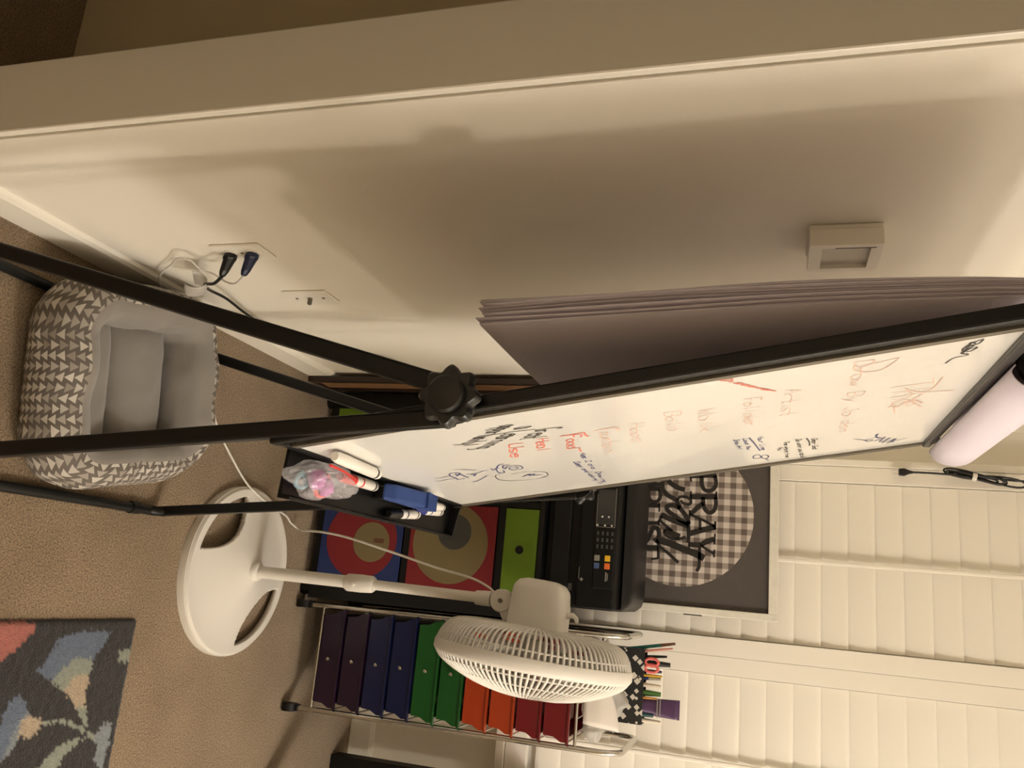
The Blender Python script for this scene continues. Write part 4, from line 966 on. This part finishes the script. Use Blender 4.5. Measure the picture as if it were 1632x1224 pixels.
# ------------------------------------------------------------------ on the left wall
ol = thing('wall_outlet', (0, 1.345, 0.39), 'white wall outlet with two dark plugs in it', 'outlet')
po = MB().bb(0.0, 0.006, 1.310, 1.381, 0.334, 0.450).build('cover_plate', 'trimw', ol, bevel=0.003)
for z in (0.366, 0.418): MB().lathe([(0.017, 0), (0.017, 0.0025)], (0.006, 1.345, z), (1, 0, 0), 24).build('receptacle', 'trimw', po, smooth='auto')
MB().lathe([(0.0035, 0), (0.003, 0.0015)], (0.006, 1.345, 0.392), (1, 0, 0), 12).build('screw', 'graymetal', po, smooth='auto')
cx = thing('cable_jack', (0, 1.61, 0.397), 'white wall plate with a bare coaxial screw jack', 'wall plate')
po = MB().bb(0.0, 0.006, 1.572, 1.648, 0.340, 0.455).build('cover_plate', 'trimw', cx, bevel=0.003)
MB().lathe([(0.0055, 0), (0.0055, 0.014), (0.004, 0.016)], (0.006, 1.610, 0.397), (1, 0, 0), 12).build('coax_jack', 'graymetal', cx, smooth='auto')
for z in (0.362, 0.432): MB().lathe([(0.0035, 0), (0.003, 0.0015)], (0.006, 1.61, z), (1, 0, 0), 12).build('screw', 'graymetal', po, smooth='auto')
def plug(z, m, label, pts, cm, cr, nm):
    t = thing(nm, (0.009, 1.345, z), label, 'plug', 'plugs in the wall outlet')
    q = MB(); R = roty(math.radians(12))
    # tapering body that leans down and out of the outlet
    secs = [(0.0, 0.013, 0.012), (0.010, 0.015, 0.014), (0.014, 0.0115, 0.012), (0.040, 0.0085, 0.0095), (0.050, 0.006, 0.006)]
    vs = []
    for (h, a, b) in secs:
        for k in range(8):
            w_ = 2 * PI * (k + 0.5) / 8
            vs.append((0.0085 + h * 0.86, 1.345 + 0.010 * h / 0.05 + a * 1.05 * math.cos(w_), z - h * 0.42 + b * 1.05 * math.sin(w_)))
    fs = [(i * 8 + k, i * 8 + (k + 1) % 8, (i + 1) * 8 + (k + 1) % 8, (i + 1) * 8 + k) for i in range(len(secs) - 1) for k in range(8)]
    fs += [tuple(range(7, -1, -1)), tuple(range(32, 40))]
    q.add(vs, fs); q.build('plug_body', m, t, bevel=0.002)
    MB().tube(smoothpath(pts, 6), cr, 8).build('cord', cm, t, smooth=True)
    return t
pp = plug(0.366, 'capblack', 'black plug in the lower socket with a thick black cord', [(0.052, 1.355, 0.345), (0.060, 1.372, 0.315), (0.050, 1.40, 0.27), (0.034, 1.47, 0.225), (0.022, 1.56, 0.205), (0.016, 1.66, 0.178), (0.014, 1.76, 0.163), (0.016, 1.86, 0.178), (0.020, 1.97, 0.25), (0.016, 2.06, 0.315), (0.018, 2.11, 0.372), (0.020, 2.18, 0.375), (0.026, 2.26, 0.40), (0.040, 2.30, 0.44), (0.046, 2.34, 0.55), (0.050, 2.38, 0.70), (0.052, 2.398, 0.85), (0.06, 2.40, 0.92)], 'capblack', 0.0036, 'power_plug')
plug(0.418, 'navy', 'navy blue plug in the upper socket with a thin white cord', [(0.052, 1.355, 0.397), (0.060, 1.375, 0.365), (0.050, 1.39, 0.330), (0.034, 1.385, 0.300), (0.030, 1.365, 0.280), (0.022, 1.335, 0.275), (0.02, 1.328, 0.250), (0.018, 1.36, 0.21), (0.018, 1.44, 0.11), (0.018, 1.60, 0.012), (0.022, 1.75, 0.008), (0.06, 1.80, 0.006)], 'whiteplastic', 0.0022, 'adapter_plug')
# translucent cable wrap by the cords
q = MB()
def fn(u, v):
    a = -0.6 + 3.9 * u
    r = 0.020 + 0.006 * math.sin(3 * u + 2 * v)
    return (0.050 + r * math.cos(a) * 0.8, 1.368 + 0.055 * v + r * 0.6 * math.sin(a), 0.262 - 0.035 * v + r * math.sin(a) + 0.004 * noise.noise(Vector((u * 4, v * 4, 1))))
q.grid(fn, 22, 10); q.build('cable_wrap', 'milkbag', pp, smooth=True, solid=0.0012)['label'] = 'milky plastic cable wrap around the cord'

th = thing('thermostat', (0, 1.385, 1.545), 'white square thermostat mounted high on the wall', 'thermostat')
MB().bb(0.0, 0.012, 1.330, 1.440, 1.486, 1.602).build('wall_base', 'trimw', th, bevel=0.004, bseg=3)
bd = MB()
bd.bb(0.012, 0.040, 1.326, 1.340, 1.488, 1.600); bd.bb(0.012, 0.040, 1.424, 1.436, 1.488, 1.600); bd.bb(0.012, 0.040, 1.340, 1.424, 1.488, 1.508); bd.bb(0.012, 0.040, 1.340, 1.424, 1.582, 1.600)
bd.build('housing', 'trimw', th)
MB().bb(0.012, 0.032, 1.340, 1.424, 1.508, 1.582).build('display', mat('thermostat_display', S(205, 198, 182), 0.35), th)
MB().bb(0.0325, 0.0335, 1.352, 1.354, 1.535, 1.560).build('display_mark', 'bingrey', th)
MB().bb(0.038, 0.0405, 1.3385, 1.3402, 1.528, 1.590).build('slot', 'bingrey', th)

# ------------------------------------------------------------------ cord hanging in front of the shutters
hc = thing('hanging_cord', (0.157, 2.845, 1.80), 'black power cord tied in a bundle, hanging before the shutters with its plug down', 'cord')
MB().tube(smoothpath([(0.172, 2.85, H), (0.170, 2.848, 2.35), (0.168, 2.846, 2.16), (0.163, 2.846, 2.08), (0.158, 2.846, 1.99), (0.155, 2.846, 1.91), (0.155, 2.846, 1.858)], 5), 0.0034, 8).build('cord', 'capblack', hc, smooth=True)
for i, (a0, a1, b) in enumerate(((1.955, 2.115, 0.014), (1.950, 2.175, 0.022), (1.965, 2.10, 0.010), (1.975, 2.125, 0.017))):
    zc_, rz = (a0 + a1) / 2, (a1 - a0) / 2
    tilt = 0.16
    pts = []
    for k in range(28):
        a = 2 * PI * k / 28
        pin = 0.25 + 0.75 * abs(math.sin(a))
        zz_ = rz * math.sin(a)
        pts.append((0.163 + tilt * zz_ + b * math.cos(a) * pin, 2.838 + 0.004 * i + 0.004 * math.sin(2 * a), zc_ + zz_))
    MB().tube(pts, 0.0033, 7, closed=True).build('cord_loop', 'capblack', hc, smooth=True)
MB().lathe([(0.013, -0.006), (0.013, 0.006)], (0.163, 2.842, 2.035), (0.25, 0, 1), 16).build('tie', 'markerwhite', hc, smooth='auto')
q = MB(); q.prism([(0.146, 1.822), (0.166, 1.822), (0.168, 1.838), (0.161, 1.852), (0.158, 1.866), (0.153, 1.866), (0.150, 1.852), (0.144, 1.838)], 1, 2.838, 2.854)
q.build('plug_head', 'capblack', hc, bevel=0.002)
for x in (0.1505, 0.1615): MB().box((x, 2.846, 1.814), (0.0018, 0.007, 0.020)).build('prong', 'chrome', hc)

# ------------------------------------------------------------------ rug
RC = {'coral': S(158, 92, 80), 'blue': S(88, 98, 114), 'sage': S(130, 134, 120), 'beige': S(164, 146, 122), 'mist': S(120, 126, 128), 'bg': S(34, 31, 29)}
def inside(poly, x, y):
    r = False; n = len(poly); j = n - 1
    for i in range(n):
        xi, yi = poly[i]; xj, yj = poly[j]
        if (yi > y) != (yj > y) and x < (xj - xi) * (y - yi) / (yj - yi) + xi: r = not r
        j = i
    return r
RB = [(n, p, min(a for a, b in p), max(a for a, b in p), min(b for a, b in p), max(b for a, b in p)) for n, p in RUGP]
rx0, rx1, ry0, ry1 = 0.770, 2.00, 0.30, 1.702
NX, NYr = 246, 280
q = MB(); cols = []
def rugcol(x, y):
    # the same spray of flowers repeats down the rug
    jx = x + 0.009 * noise.noise(Vector((x * 130, y * 130, 0))); jy = y + 0.009 * noise.noise(Vector((x * 130, y * 130, 5)))
    for k in range(3):
        for mx in range(3):
            xx = jx - mx * 0.42; yy = jy + k * 0.47
            if k == 0 and mx == 0 or yy <= 1.70 and yy > 1.23 and xx > 0.77 and xx < 1.19:
                c = 'bg'
                for n, p, a, b, e, f_ in RB:
                    if a <= xx <= b and e <= yy <= f_ and inside(p, xx, yy): c = n
                if c != 'bg': return RC[c]
    return RC['bg']
for i in range(NX + 1):
    for j in range(NYr + 1):
        x = rx0 + (rx1 - rx0) * i / NX; y = ry0 + (ry1 - ry0) * j / NYr
        e = min(i, NX - i, j, NYr - j)
        z = 0.013 + 0.0025 * noise.noise(Vector((x * 190, y * 190, 0))) + 0.0012 * noise.noise(Vector((x * 60, y * 60, 3)))
        if e == 0: z = 0.0005
        elif e == 1: z -= 0.003
        q.v.append(Vector((x, y, z)))
        c = rugcol(x, y); k = 1 + 0.28 * noise.noise(Vector((x * 150, y * 150, 9)))
        cols.append((c[0] * k, c[1] * k, c[2] * k, 1))
for i in range(NX):
    for j in range(NYr):
        a = i * (NYr + 1) + j
        q.f.append((a, a + NYr + 1, a + NYr + 2, a + 1))
ro = q.build('rug', 'rug', None, smooth=True, recalc=False)
ca = ro.data.color_attributes.new('Col', 'FLOAT_COLOR', 'POINT')
for i, c in enumerate(cols): ca.data[i].color = c
tag(ro, 'charcoal rug with coral, blue and beige flowers on the carpet', 'rug')

# ------------------------------------------------------------------ black side table, mostly past the edge of the view
tb = thing('side_table', (1.75, 2.6, 0), 'black side table whose legs stand beside the drawer cart', 'table')
for x in (1.232, 2.20):
    MB().bb(x, x + 0.05, 2.36, 2.40, 0.0, 0.70).build('leg', 'black', tb, bevel=0.002)
    MB().bb(x, x + 0.05, 2.79, 2.85, 0.0, 0.70).build('leg', 'black', tb, bevel=0.002)
MB().bb(1.232, 2.27, 2.34, 2.86, 0.70, 0.73).build('table_top', 'black', tb, bevel=0.003)

# ------------------------------------------------------------------ the lamp that lights the room
lp = thing('floor_lamp', (LAMP_POS[0], LAMP_POS[1], 0), 'floor lamp with a glowing round globe across the room', 'lamp')
MB().lathe([(0.14, 0.0), (0.14, 0.015), (0.03, 0.03), (0.012, 0.04)], (LAMP_POS[0], LAMP_POS[1], 0), seg=40).build('base', 'blackmetal', lp, smooth='auto')
MB().tube([(LAMP_POS[0], LAMP_POS[1], 0.03), (LAMP_POS[0], LAMP_POS[1], LAMP_POS[2] - 0.107)], 0.011, 14).build('pole', 'blackmetal', lp, smooth='auto')
glow = mat('lamp_globe', (1, 1, 1, 1), 0.5, emit=LAMP_COLOR, estr=LAMP_STRENGTH)
MB().lathe([(0.105 * math.sin(PI * k / 20 + (0.02 if k == 0 else -0.02 if k == 20 else 0)), -0.105 * math.cos(PI * k / 20)) for k in range(21)], LAMP_POS, seg=32).build('globe', glow, lp, smooth=True)
# pendant lamp with a flat glowing bowl
PXL, PYL, PZL = CEIL_POS
cl = thing('pendant_lamp', CEIL_POS, 'pendant lamp with a wide flat glowing bowl hanging from the ceiling', 'lamp')
MB().tube([(PXL, PYL, PZL + 0.08), (PXL, PYL, H - 0.02)], 0.006, 10).build('stem', 'graymetal', cl, smooth='auto')
MB().lathe([(0.06, 0.0), (0.05, -0.02), (0.01, -0.025)], (PXL, PYL, H), seg=24).build('ceiling_rose', 'graymetal', cl, smooth='auto')
glow2 = mat('pendant_bowl', (1, 1, 1, 1), 0.5, emit=CEIL_COLOR, estr=CEIL_STRENGTH)
MB().lathe([(0.27 * max(0.02, math.sin(PI * k / 16)), -0.085 * math.cos(PI * k / 16)) for k in range(17)], CEIL_POS, seg=40).build('bowl', glow2, cl, smooth=True)
